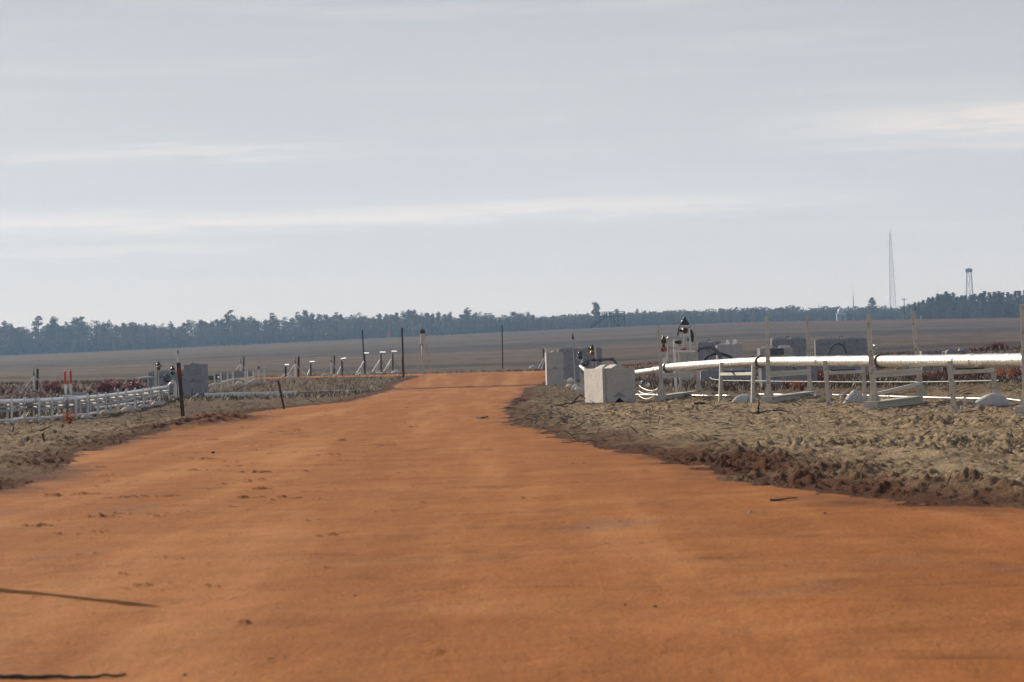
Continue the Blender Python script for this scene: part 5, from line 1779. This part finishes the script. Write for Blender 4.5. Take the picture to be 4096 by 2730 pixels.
br.build('bracing', M['wood'], ob)
sta = MB()
a, c = ol(2362, 1314), ol(2428, 1266)
for y_ in (-0.9, 0.3):
    sta.beam(a + Vector((0, y_, 0)), c + Vector((0, y_, 0)), 0.10, 0.55, (0, 0, 1))
for i in range(15):
    p = a.lerp(c, (i + 0.5) / 15)
    sta.box((p.x, -0.3, p.z), (0.40, 1.15, 0.10))
sta.build('stairs', M['wood'], ob)
hr = MB()
a, c = ol(2360, 1302), ol(2424, 1254)
for y_ in (-0.95, 0.35):
    hr.beam(a + Vector((0, y_, 0)), c + Vector((0, y_, 0)), 0.08, 0.12, (0, 0, 1))
    hr.beam(a + Vector((0, y_, -0.42)), c + Vector((0, y_, -0.42)), 0.05, 0.06, (0, 0, 1))
    for i in range(6):
        p = a.lerp(c, i / 5)
        hr.beam(p + Vector((0, y_, -0.85)), p + Vector((0, y_, 0)), 0.12, 0.12)
hr.build('handrail', M['wood'], ob)
# red windsock-like marker at the tree edge
t = P(1555, 1322, 960)
rm = thing('red_marker', 'faint red marker mast at the tree edge above the floodlights', 'marker', (t.x, 960, ground(t.x, 960)))
hh = t.z - rm.location.z
MB().tube([(0, 0, -0.2), (0, 0, hh)], 0.09, 8).build('mast', M['red'], rm, True)
MB().lathe((0, 0, hh * 0.15), [(0.32, 0), (0.36, 0.5), (0.12, hh * 0.6)], 8).build('cone', M['red'], rm, True)


# ---------------------------------------------------------------- trees
def leaf_quads(centres, radii, n_each, size, seed, flat=0.6):
    """many small leaf clumps spread through the volume of several boughs"""
    r_ = np.random.RandomState(seed)
    Vs = []
    for c, rd, n in zip(centres, radii, n_each):
        d = r_.normal(size=(n, 3)); d /= np.linalg.norm(d, axis=1)[:, None]
        rr_ = r_.uniform(0.35, 1.0, n) ** 0.6
        p = np.array(c) + d * rr_[:, None] * np.array(rd)
        u = r_.normal(size=(n, 3)); u /= np.linalg.norm(u, axis=1)[:, None]
        w_ = r_.normal(size=(n, 3)); w_ -= (w_ * u).sum(1)[:, None] * u; w_ /= np.linalg.norm(w_, axis=1)[:, None]
        s_ = size * r_.uniform(0.55, 1.25, n)[:, None]
        q = np.stack([p - u * s_, p + w_ * s_ * flat, p + u * s_, p - w_ * s_ * flat], axis=1)
        Vs.append(q)
    return np.concatenate(Vs).reshape(-1, 3)


def quads_mesh(name, V, mat):
    me = bpy.data.meshes.new(name)
    n = len(V) // 4
    me.vertices.add(len(V)); me.vertices.foreach_set('co', V.astype(np.float32).ravel())
    me.loops.add(4 * n); me.loops.foreach_set('vertex_index', np.arange(4 * n, dtype=np.int32))
    me.polygons.add(n); me.polygons.foreach_set('loop_start', np.arange(0, 4 * n, 4, dtype=np.int32))
    me.update(calc_edges=True)
    me.materials.append(mat)
    return me


def tree_shape(kind, seed):
    """boughs of a tree 10 m tall"""
    r_ = random.Random(seed)
    cs, rs, ns = [], [], []
    if kind == 'pine':          # bare bole, layered flat boughs above
        z = 4.2 + r_.uniform(-0.6, 0.6)
        while z < 9.6:
            k = (z - 4.0) / 6.0
            reach = 2.3 * (1 - 0.55 * k) * r_.uniform(0.7, 1.15)
            for j in range(4):
                a = r_.uniform(0, 6.28)
                d = reach * r_.uniform(0.2, 1.0)
                cs.append((d * math.cos(a), d * math.sin(a), z + r_.uniform(-0.3, 0.4)))
                q = r_.uniform(0.55, 1.0)
                rs.append((q, q, q * 0.50)); ns.append(30)
            z += 0.75
        cs.append((0, 0, 9.5)); rs.append((0.8, 0.8, 0.55)); ns.append(45)
    elif kind == 'broad':       # full crown down to the scrub
        for j in range(24):
            z = r_.uniform(2.0, 9.2)
            reach = 2.5 * math.sqrt(max(0.05, 1 - ((z - 5.5) / 4.4) ** 2))
            a = r_.uniform(0, 6.28); d = reach * r_.uniform(0.1, 0.9)
            cs.append((d * math.cos(a), d * math.sin(a), z))
            q = r_.uniform(0.7, 1.25); rs.append((q, q, q * 0.75)); ns.append(42)
    elif kind == 'cone':        # layered conical pine
        z = 2.5
        while z < 9.8:
            reach = 2.9 * (1 - (z - 1.5) / 8.8) ** 0.85
            for j in range(5):
                a = j * 1.257 + z * 2.1 + r_.uniform(-0.3, 0.3)
                d = reach * r_.uniform(0.55, 1.0)
                cs.append((d * math.cos(a), d * math.sin(a), z + r_.uniform(-0.1, 0.25)))
                q = 0.25 + reach * 0.30; rs.append((q, q, 0.32)); ns.append(26)
            cs.append((0, 0, z)); rs.append((0.4, 0.4, 0.5)); ns.append(14)
            z += 0.82
    elif kind == 'emergent':    # tall bole with a small ragged head
        for j in range(16):
            z = r_.uniform(6.4, 9.7)
            a = r_.uniform(0, 6.28); d = r_.uniform(0.1, 1.9) * (1 - 0.3 * (z - 6.4) / 3.3)
            cs.append((d * math.cos(a), d * math.sin(a), z)); q = r_.uniform(0.4, 0.75)
            rs.append((q, q, q * 0.5)); ns.append(30)
    elif kind == 'spruce':      # plantation pines of the hill, narrow tips
        z = 1.2
        while z < 9.9:
            reach = 1.9 * (1 - (z / 10.2) ** 1.6) + 0.18
            for j in range(4):
                a = r_.uniform(0, 6.28); d = reach * r_.uniform(0.25, 0.95)
                cs.append((d * math.cos(a), d * math.sin(a), z)); q = 0.30 + 0.45 * reach / 1.9
                rs.append((q, q, q * 0.7)); ns.append(24)
            z += 0.62
    else:                       # sparse leafless crown
        for j in range(46):
            z = r_.uniform(4.6, 9.8); a = r_.uniform(0, 6.28); d = r_.uniform(0.1, 2.1) * (1 - 0.25 * abs(z - 7) / 3)
            cs.append((d * math.cos(a), d * math.sin(a), z)); q = r_.uniform(0.4, 0.8); rs.append((q, q, q * 0.8)); ns.append(60)
    return cs, rs, ns


TREE_PROTO = {}


def tree_proto(kind, seed):
    cs, rs, ns = tree_shape(kind, seed)
    V = leaf_quads(cs, rs, ns, 0.25, seed)
    crown = quads_mesh('crown', V, M['dry_leaf'] if kind == 'bare' else M['needle'])
    tm = MB()
    r_ = random.Random(seed + 5)
    lean = (r_.uniform(-0.3, 0.3), r_.uniform(-0.3, 0.3))
    tm.tube([(0, 0, -0.6), (lean[0] * .3, lean[1] * .3, 3), (lean[0] * .7, lean[1] * .7, 6), (lean[0], lean[1], 9.2)], [0.19, 0.15, 0.11, 0.04], 7)
    for i in range(0, len(cs), 3):
        c = cs[i]
        z0 = max(1.0, c[2] - 0.6 - 0.3 * math.hypot(c[0], c[1]))
        tm.tube([(lean[0] * z0 / 9, lean[1] * z0 / 9, z0), (c[0] * 0.55, c[1] * 0.55, (z0 + c[2]) / 2 + 0.1), c], [0.06, 0.045, 0.02], 5)
    me_o = tm.build('trunk', M['trunk'], None, True)
    return crown, me_o.data, me_o


KINDS = {}
for kd, seeds in (('pine', (1, 2, 3, 4)), ('broad', (5, 6, 7)), ('cone', (8,)), ('emergent', (9, 10)), ('spruce', (11, 12, 13)), ('bare', (14,))):
    KINDS[kd] = []
    for s_ in seeds:
        cr_, tk, ob_ = tree_proto(kd, s_)
        bpy.data.objects.remove(ob_)
        KINDS[kd].append((cr_, tk))


def plant(kind, px, ytop, D, label, group, wide=1.0, ybase=None):
    t = P(px, ytop, D)
    g = ground(t.x, D)
    h = max(2.5, t.z - g)
    cr_, tk = rng.choice(KINDS[kind])
    root = thing('pine_tree' if kind != 'bare' else 'winter_tree', label, 'tree', (t.x, D, g), rng.uniform(0, 6.28), group)
    s_ = h / 10.0
    root.scale = (s_ * wide, s_ * wide, s_)
    for nm, me in (('crown', cr_), ('trunk', tk)):
        o = bpy.data.objects.new(nm, me); COL.objects.link(o); o.parent = root
    return root


TOPS = [(-300, 1290), (-100, 1290), (0, 1300), (30, 1283), (60, 1302), (90, 1300), (120, 1308), (170, 1304), (215, 1272), (250, 1288), (300, 1274), (340, 1284), (380, 1282), (430, 1286), (470, 1292), (520, 1278),
        (560, 1288), (600, 1284), (640, 1296), (685, 1290), (720, 1294), (750, 1284), (810, 1272), (850, 1278), (900, 1268), (960, 1259), (1000, 1262), (1040, 1272), (1110, 1276), (1160, 1266),
        (1215, 1240), (1250, 1254), (1300, 1262), (1350, 1248), (1400, 1260), (1430, 1253), (1460, 1249), (1500, 1262), (1540, 1248), (1600, 1250), (1640, 1235), (1690, 1248), (1730, 1254),
        (1770, 1246), (1800, 1252), (1830, 1268), (1870, 1236), (1890, 1240), (1925, 1244), (1970, 1256), (2000, 1262), (2060, 1247), (2110, 1250), (2160, 1264), (2200, 1262), (2230, 1266), (2280, 1264),
        (2330, 1257), (2380, 1256), (2420, 1257), (2465, 1250), (2510, 1258), (2545, 1242), (2590, 1246), (2640, 1251), (2690, 1250), (2730, 1249), (2780, 1248), (2830, 1245), (2870, 1238), (2900, 1230),
        (2930, 1246), (2970, 1248), (2998, 1271), (3030, 1266), (3060, 1270), (3090, 1240), (3110, 1226), (3135, 1223), (3180, 1224), (3220, 1239), (3260, 1229), (3300, 1236), (3320, 1240),
        (3380, 1246), (3400, 1241), (3440, 1230), (3470, 1236), (3530, 1233), (3570, 1232), (3600, 1224), (3640, 1212), (3680, 1205)]
TX = [a[0] for a in TOPS]; TY = [a[1] for a in TOPS]
GT = 'trees along the far edge of the field'
x = -220.0
i = 0
while x < 3690:
    base_y = np.interp(x, [a[0] for a in FAR_BASE], [a[1] for a in FAR_BASE])
    top = float(np.interp(x, TX, TY)) + rng.choice([-6, -3, -1, 0, 1, 2, 4, 6, 9]) + rng.uniform(-2, 2)
    kd = rng.choice(['pine', 'broad', 'pine', 'broad', 'pine']) if x < 2200 else rng.choice(['broad', 'broad', 'pine'])
    hz = (base_y - top)
    if x < 2200:
        lab = 'hazy blue-grey tree in the long wood left of the timber platform'
    elif x < 3000:
        lab = 'hazy low tree between the timber platform and the gap in the wood'
    else:
        lab = 'hazy tree between the gap in the wood and the dark pine hill'
    if 3340 < x < 3400:
        D_ = 1004 + rng.uniform(0, 10)
    else:
        D_ = 992 + rng.uniform(-14, 18)
    plant(kd, x, top, D_, lab, GT, (1.0 if kd == 'broad' else 0.92) * rng.uniform(0.9, 1.3) * (1.25 if hz < 90 else 0.95))
    x += rng.uniform(17, 27) * (0.9 if hz < 90 else 1.1)
    i += 1
# trees that stand out of the line
plant('emergent', 148, 1264, 985, 'tall bare-boled pine standing free at the left end of the wood', GT, 1.0)
plant('emergent', 312, 1267, 986, 'spreading pine with a small gap left of it in the left wood', GT, 1.1)
plant('emergent', 910, 1240, 990, 'ragged pine rising above the wood left of the floodlights', GT, 1.0)
plant('pine', 1088, 1252, 986, 'loose-topped pine above the wood over the leftmost floodlight', GT, 1.0)
plant('emergent', 1870, 1226, 985, 'highest loose pine in the wood, left of the lone road post', GT, 1.15)
plant('bare', 2385, 1211, 985, 'airy thin-crowned tree towering beside the stair platform', GT, 0.95)
plant('bare', 2467, 1238, 985, 'small thin-crowned tree just behind the platform railing', GT, 0.7)
plant('pine', 2548, 1235, 985, 'small loose pine right of the stair platform', GT, 0.8)
plant('cone', 3488, 1186, 975, 'dark cone-shaped pine left of the radio tower', GT, 1.25)
# the darker pine hill on the right
HILL = [(3660, 1212), (3690, 1197), (3710, 1185), (3745, 1180), (3770, 1170), (3800, 1173), (3850, 1180), (3900, 1172), (3920, 1166), (3960, 1172), (4000, 1166), (4050, 1170), (4096, 1161), (4200, 1160), (4400, 1150)]
HX = [a[0] for a in HILL]; HY = [a[1] for a in HILL]
GH = 'pines of the dark hill at right'
x = 3658.0
while x < 4330:
    top = float(np.interp(x, HX, HY))
    plant('spruce', x, top + rng.uniform(-3, 12), 808 + rng.uniform(-10, 20), 'dark pine of the dense hill wood at the right edge', GH, 1.35)
    plant('spruce', x + 8, top + rng.uniform(28, 60), 788 + rng.uniform(-8, 12), 'lower dark pine along the front of the hill wood', GH, 1.5)
    x += rng.uniform(13, 22)

# the body of the wood behind the front trees
NRF = np.random.RandomState(77)
parts_ = []
for k in range(520):
    px = NRF.uniform(-500, 4500)
    hill = px > 3670
    D_ = (NRF.uniform(825, 890) if hill else NRF.uniform(1010, 1075))
    top = np.interp(px, HX, HY) if hill else np.interp(px, TX, TY)
    t = P(px, float(top) + NRF.uniform(7, 28), float(D_)); g = ground(t.x, D_)
    h = max(2.0, t.z - g)
    cs, rs, ns = tree_shape('spruce' if hill else 'broad', 200 + k % 9)
    sc_ = h / 10.0
    V = leaf_quads(cs, rs, [max(6, n // 3) for n in ns], 0.42, 300 + k)
    w_ = 1.3 * sc_
    parts_.append(V * np.array([w_, w_, sc_]) + np.array([t.x, D_, g]))
    # scrub under the trees
    cs2 = [(NRF.uniform(-3.5, 3.5), NRF.uniform(-3, 3), NRF.uniform(0.2, 4.2)) for _ in range(13)]
    y2 = D_ - (4 if hill else 14); x2 = t.x * y2 / D_
    parts_.append(leaf_quads(cs2, [(1.7, 1.5, 1.2)] * 13, [26] * 13, 0.42, 900 + k) + np.array([x2, y2, ground(x2, y2)]))
for k in range(150):
    px = -500 + 5000 * (k + NRF.uniform(-.3, .3)) / 150
    y2 = 806 if px > 3670 else 1004
    d = ray(px, 1300); x2 = d.x * y2
    cs2 = [(NRF.uniform(-3, 3), NRF.uniform(-2, 2), NRF.uniform(0.1, 3.2)) for _ in range(12)]
    parts_.append(leaf_quads(cs2, [(1.6, 1.4, 1.0)] * 12, [30] * 12, 0.42, 2900 + k) + np.array([x2, y2, ground(x2, y2)]))
fo = bpy.data.objects.new('distant_wood', quads_mesh('distant_wood', np.concatenate(parts_), M['needle']))
COL.objects.link(fo)
tag(fo, 'hazy mass of the far wood behind the front trees', 'wood', None, 'stuff')


# ---------------------------------------------------------------- red shrubs
def shrub_proto(seed, n_st=9, leafmat='red_leaf', n_leaf=26):
    r_ = random.Random(seed)
    k = MB(); cs = []
    for i in range(n_st):
        a = r_.uniform(0, 6.28); ln = r_.uniform(0.6, 1.0); sp = r_.uniform(0.10, 0.55)
        pts_ = [Vector((0.03 * math.cos(a), 0.03 * math.sin(a), -0.05))]
        for j in range(1, 5):
            t = j / 4
            pts_.append(Vector((sp * t * math.cos(a) + r_.uniform(-0.04, 0.04), sp * t * math.sin(a) + r_.uniform(-0.04, 0.04), ln * t ** 0.85)))
        k.tube(pts_, [0.012, 0.010, 0.008, 0.006, 0.004], 5)
        for j in range(1, 5):
            cs.append((tuple(pts_[j]), 0.10 + 0.07 * r_.random()))
    V = leaf_quads([c[0] for c in cs], [(c[1] * 1.2, c[1] * 1.2, c[1]) for c in cs], [n_leaf] * len(cs), 0.042, seed, 0.7)
    lf = quads_mesh('leaves', V, M[leafmat])
    ob_ = k.build('stems', M['bark'], None)
    me = ob_.data
    bpy.data.objects.remove(ob_)
    return lf, me


SHR = [shrub_proto(31), shrub_proto(32, 7), shrub_proto(33, 11)]
SHR_O = [shrub_proto(34, 8, 'rust_leaf'), shrub_proto(35, 6, 'rust_leaf')]
SHR_S = [shrub_proto(36, 4, 'red_leaf', 6), shrub_proto(37, 5, 'rust_leaf', 7)]


def shrub(label, px, py, hpx, group, kinds=None, wide=1.0, name='red_shrub', p=None):
    p = p or G(px, py)
    h = hpx / F * p.y
    lf, sm_ = rng.choice(kinds or SHR)
    root = thing(name, label, 'shrub', (p.x, p.y, land_z(p.x, p.y) - 0.02), rng.uniform(0, 6.28), group)
    root.scale = (h * wide, h * wide, h)
    for nm, me in (('leaves', lf), ('stems', sm_)):
        o = bpy.data.objects.new(nm, me); COL.objects.link(o); o.parent = root
    return root


GS = 'red shrubs beyond the low left pipeline'
for px, py, h in ((-20, 1574, 34), (12, 1575, 34), (40, 1572, 28), (70, 1580, 20), (165, 1588, 24), (192, 1568, 44), (212, 1566, 52), (232, 1572, 40), (252, 1570, 30), (300, 1572, 28), (325, 1572, 24), (360, 1578, 20), (392, 1572, 40),
                  (415, 1570, 44), (432, 1568, 50), (452, 1564, 36), (472, 1560, 44), (490, 1566, 30), (515, 1562, 36), (535, 1558, 44), (552, 1556, 38), (575, 1556, 26), (105, 1586, 18), (600, 1552, 24), (375, 1560, 18), (340, 1560, 16),
                  (450, 1590, 18), (500, 1590, 16)):
    shrub('dark red shrub in the band beyond the low left pipeline', px, py, h, GS, None, 1.1)
shrub('rusty red shrub on the sand in front of the low left pipeline', 276, 1692, 60, 'shrubs on open sand', SHR_O, 0.9)
shrub('thin red sapling on the sand below the sandbags left of the leaning post', 566, 1672, 44, 'shrubs on open sand', SHR_S, 0.6)
shrub('sparse red sprig at the foot of the leaning rusty post', 740, 1626, 24, 'shrubs on open sand', SHR_S, 0.8)
shrub('small red sprig by the fourth left sandbag', 385, 1668, 20, 'shrubs on open sand', SHR_S, 0.8)
shrub('sparse reddish sprig near the thin leaning rod', 1075, 1632, 20, 'shrubs on open sand', SHR_S, 0.8)
GR = 'red shrubs behind the silver pipe'
for px, py, h, kd in ((3135, 1550, 40, 0), (3150, 1556, 44, 0), (3178, 1558, 46, 1), (3196, 1556, 40, 1), (3208, 1560, 36, 0), (3092, 1552, 26, 0), (3272, 1530, 50, 0), (3288, 1526, 58, 0), (3305, 1528, 40, 0),
                      (3346, 1536, 28, 0), (3362, 1538, 26, 0), (3378, 1536, 22, 0), (3470, 1520, 34, 0), (3000, 1540, 18, 1), (2984, 1556, 16, 0)):
    shrub('red shrub behind the silver pipe between the tall supports', px, py, h, GR, SHR_O if kd else SHR, 0.9)
for px, py, h, kd in ((3545, 1512, 24, 0), (3612, 1508, 26, 0), (3640, 1516, 24, 0), (3660, 1520, 30, 0), (3700, 1524, 40, 0), (3722, 1520, 34, 0), (3745, 1524, 36, 0), (3762, 1512, 42, 0), (3785, 1508, 44, 0), (3812, 1500, 36, 0),
                      (3838, 1512, 34, 0), (3858, 1508, 28, 0), (3886, 1512, 34, 0), (3908, 1514, 40, 0), (3930, 1510, 36, 0), (3995, 1512, 44, 1), (4015, 1516, 40, 1), (4040, 1514, 44, 1), (4060, 1512, 36, 0), (4085, 1510, 44, 0), (4120, 1510, 44, 0)):
    shrub('red shrub in the thicket right of the red-taped support', px, py, h, GR, SHR_O if kd else SHR, 0.95)
for px, py, h in ((3530, 1418, 10), (3598, 1408, 14), (3770, 1402, 16), (3836, 1398, 14), (3900, 1396, 22), (3925, 1394, 26), (3948, 1392, 30), (3970, 1392, 34), (3990, 1392, 36), (4008, 1390, 34), (4030, 1392, 20), (4060, 1394, 22), (4085, 1394, 26),
                  (3880, 1404, 20), (2770 + 240, 1438, 18), (2560, 1452, 12), (2600, 1452, 14), (2628, 1456, 16), (3120, 1426, 14)):
    shrub('small red shrub on the bank above the silver pipe', px, py, h, GR, None, 1.0, p=P(px, py, 124.5))

# dry grass and dead bracken along the bank: one mass
NRG = np.random.RandomState(5)
gv = []
cnt = 0
while cnt < 17000:
    x_ = NRG.uniform(-22, 24); y_ = NRG.uniform(50, 133)
    u = x_ / y_
    if u < -0.19 or u > 0.19: continue
    dens = 0.0
    if x_ < -8.9 - max(0, y_ - 62) * 0.065: dens = 1.0
    elif u < -0.125 and y_ > 90: dens = 1.0
    elif x_ > 4.6 and y_ > 66: dens = 0.8
    elif x_ < -3 and y_ > 84: dens = 0.35
    elif y_ > 127: dens = 0.55
    elif x_ > 2.4 and y_ > 70: dens = 0.25
    if NRG.rand() > dens: continue
    if float(poly_sd(np.array([x_]), np.array([y_]))[0]) < 0.35: continue
    g = land_z(x_, y_)
    for q in range(3):
        a = NRG.uniform(0, 6.28); h = NRG.uniform(0.03, 0.14); w_ = NRG.uniform(0.006, 0.016); ln = NRG.uniform(0.02, 0.12)
        dx, dy = math.cos(a), math.sin(a)
        bx_, by_ = x_ + NRG.uniform(-.1, .1), y_ + NRG.uniform(-.1, .1)
        gv += [(bx_ - dy * w_, by_ + dx * w_, g - 0.02), (bx_ + dy * w_, by_ - dx * w_, g - 0.02), (bx_ + dx * ln + dy * w_ * .4, by_ + dy * ln - dx * w_ * .4, g + h), (bx_ + dx * ln - dy * w_ * .4, by_ + dy * ln + dx * w_ * .4, g + h)]
    cnt += 1
go = bpy.data.objects.new('dry_grass', quads_mesh('dry_grass', np.array(gv), M['grass']))
COL.objects.link(go)
tag(go, 'dry brown grass and bracken along the bank behind the pipes', 'grass', None, 'stuff')


# ---------------------------------------------------------------- dead wood on the sand
def branch(label, pts_px, r_, group='dead branches on the sand', lift=0.02, forks=()):
    pts_ = []
    base = GZ(*pts_px[0][:2])
    for q in pts_px:
        if len(q) == 3:
            p = P(q[0], q[1], base.y + q[2])
        else:
            p = G(*q); p.z = land_z(p.x, p.y) + lift
        pts_.append(p)
    dn = []
    for a, b in zip(pts_[:-1], pts_[1:]):
        for j in range(4):
            t = j / 4
            dn.append(a.lerp(b, t) + Vector((rng.uniform(-1, 1), rng.uniform(-1, 1), rng.uniform(-1, 1))) * r_ * 0.5 * (1 if j else 0))
    dn.append(pts_[-1])
    n = len(dn)
    root = thing('dead_branch', label, 'branch', base, 0, group)
    MB().tube([p - base for p in dn], [r_ * (1 - 0.65 * i / n) for i in range(n)], 7).build('stem', M['bark'], root, True)
    for fk in forks:
        f0_ = P(fk[0][0], fk[0][1], base.y + fk[0][2]); f1_ = P(fk[1][0], fk[1][1], base.y + fk[1][2])
        MB().tube([f0_ - base, (f0_ + f1_) / 2 - base + Vector((0, 0, r_ * .6)), f1_ - base], [r_ * .7, r_ * .5, r_ * .3], 6).build('fork', M['bark'], root, True)
    return root


branch('forked dead branch lying left of the pale corner block', [(2288, 1614, -0.3), (2300, 1600, 0.0), (2312, 1588, 0.1), (2321, 1581, 0.2)], 0.022, forks=[((2321, 1581, .2), (2342, 1597, .4)), ((2290, 1612, 0), (2331, 1604, 0.3))])
branch('long dead stick flat on the sand left of the corner block', [(2216, 1628), (2260, 1616), (2290, 1611), (2330, 1604)], 0.018)
branch('upright burnt stump with a root, in front of the middle tall support', [(3034, 1656, 0), (3033, 1640, 0), (3034, 1622, 0), (3034, 1604, 0)], 0.020, forks=[((3033, 1654, 0), (3095, 1643, .6)), ((3033, 1655, 0), (3008, 1656, 0)), ((3095, 1643, .6), (3152, 1647, 1.0))])
branch('dark burnt root lying between the first tall and the short support', [(2792, 1566, 1), (2804, 1574, 1), (2822, 1582, 1), (2840, 1590, 1), (2868, 1588, 1)], 0.025, forks=[((2822, 1582, 1), (2846, 1596, 1))])
branch('low dark stick in front of the first tall support', [(2780, 1614), (2820, 1612), (2858, 1613)], 0.024)
branch('thin stick on the sand right of the burnt stump', [(3160, 1612), (3175, 1624), (3192, 1634)], 0.012)
branch('bent twig on the open sand below the stump', [(3160, 1672), (3180, 1690), (3200, 1700)], 0.012)
branch('curved stick on the sand below the red-taped support', [(3612, 1654), (3640, 1666), (3672, 1661)], 0.012)
branch('thin twig lying under the right short support', [(3735, 1622), (3760, 1632), (3785, 1642)], 0.008)
branch('dark stub of wood near the frayed sandbag', [(3868, 1580, 2), (3885, 1582, 2), (3900, 1580, 2)], 0.035)
branch('dead snag sticking up on the left sand below the pipeline', [(178, 1772, 0), (174, 1756, 0), (170, 1744, 0), (172, 1731, 0)], 0.014, forks=[((173, 1744, 0), (180, 1746, 0))])
branch('long bent stick rising from the left sand', [(160, 1724, 0), (180, 1716, 0), (194, 1710, 0), (205, 1702, 0)], 0.012)
branch('dark curled stub on the left sand near the rusty shrub', [(249, 1712, 0), (253, 1706, 0), (249, 1698, 0)], 0.014)
branch('thick dark snag at the far left of the sand', [(46, 1728, 0), (58, 1736, 0), (66, 1748, 0), (78, 1760, 0)], 0.022, forks=[((46, 1728, 0), (20, 1716, .2)), ((50, 1730, 0), (54, 1700, .3))])
branch('stick slanting on the left sand below the third sandbag', [(384, 1696, 0), (394, 1704, 0), (402, 1710, 0)], 0.016)
branch('pale-edged stick on the clay road right of its centre', [(3082, 2009), (3130, 2006), (3190, 2001)], 0.006, 'sticks on the clay road', 0.006)
branch('short dark stick lying on the clay road left of the sandy corner', [(1910, 1676), (1930, 1677), (1952, 1674)], 0.018, 'sticks on the clay road', 0.02)
branch('tall thin weed stalk on the left road edge', [(1082, 1652, 0), (1078, 1640, 0), (1076, 1632, 0)], 0.006)
branch('leaning thin stalk at the road edge under the heap', [(222, 1822, 0), (230, 1812, 0), (236, 1802, 0)], 0.006)

branch('dark crumbly stick at the bottom left corner of the road', [(-20, 2722), (160, 2719), (330, 2713), (505, 2704)], 0.006, 'sticks on the clay road', 0.004)  # dark strip along the bottom edge, drawn as a thin bark tube

# small stones on the road
NRS = np.random.RandomState(9)
for i, (px, py, s_) in enumerate(((3002, 2055, 9), (3300, 2060, 6), (2500, 2420, 6), (2620, 2428, 8), (1506, 2038, 4), (740, 2710, 8), (1420, 2380, 5), (2440, 2640, 5), (2350, 2110, 5), (852, 1815, 9))):
    p = G(px, py); w_ = s_ / F * p.y
    k = MB()
    ph = NRS.uniform(0, 6, 3)
    k.ell((0, 0, 0), (w_, w_ * 0.9, w_ * 0.7), 10, 7, lambda d, q: q * (1 + 0.18 * math.sin(4 * d.x + ph[0]) + 0.15 * math.sin(5 * d.y + ph[1]) + 0.1 * math.sin(6 * d.z + ph[2])))
    o = k.build('pebble', M['twine'] if i in (0, 4) else M['rust'], None, True); o.location = (p.x, p.y, land_z(p.x, p.y) + w_ * 0.2)
    tag(o, ['pale pebble on the road below the sandy bank', 'small dark pebble right of the pale one', 'dark pebble in the lower right of the road', 'larger dark pebble in the lower right of the road',
            'pale pebble near the middle of the road', 'dark clod at the bottom edge of the road left', 'dark pebble left of the road centre', 'dark pebble at the bottom right of the road',
            'small pebble right of the road centre', 'dark clod on the upper left road'][i], 'stone', 'stones on the clay road')

# twigs and bark scraps over the sand: nobody could count them
tw = MB()
cnt = 0
while cnt < 1300:
    if rng.random() < 0.72:
        y_ = rng.uniform(13, 62); x_ = rng.uniform(-0.5, 0.19 * y_)
    else:
        y_ = rng.uniform(22, 75); x_ = -rng.uniform(1.0, 0.19 * y_)
    sdv = float(poly_sd(np.array([x_]), np.array([y_]))[0])
    if sdv < -0.02 or (sdv < 0.15 and rng.random() < 0.5): continue
    if rng.random() > min(1.0, 0.35 + y_ / 60): continue
    a = rng.uniform(0, 6.28); ln = rng.uniform(0.03, 0.20) * (0.4 + y_ / 60)
    r_ = rng.uniform(0.0015, 0.0050) * (0.5 + y_ / 50)
    p0 = Vector((x_, y_, land_z(x_, y_) + r_)); x1, y1 = x_ + math.cos(a) * ln, y_ + math.sin(a) * ln
    p1 = Vector((x1, y1, land_z(x1, y1) + r_ + (rng.uniform(0.02, 0.10) if rng.random() < 0.25 else 0)))
    mid = (p0 + p1) / 2 + Vector((rng.uniform(-.1, .1) * ln, rng.uniform(-.1, .1) * ln, rng.uniform(0.0, .12) * ln))
    tw.tube([p0, mid, p1], [r_, r_ * .9, r_ * .5], 4)
    cnt += 1
tag(tw.build('twig_litter', M['bark'], None), 'scattered dark twigs and bark over the sand', 'twigs', None, 'stuff')

# an unseen pole added left of the picture, shaped to shadow the road
q0 = Vector((-2.33, 10.46, 0))
gp_ = thing('guy_pole', 'thin leaning pole beside the road outside the left edge of the view', 'pole', q0)
MB().tube([(0, 0, -0.05), (-0.04, -0.16, 0.86)], [0.055, 0.030], 10).build('shaft', M['wood'], gp_, True)
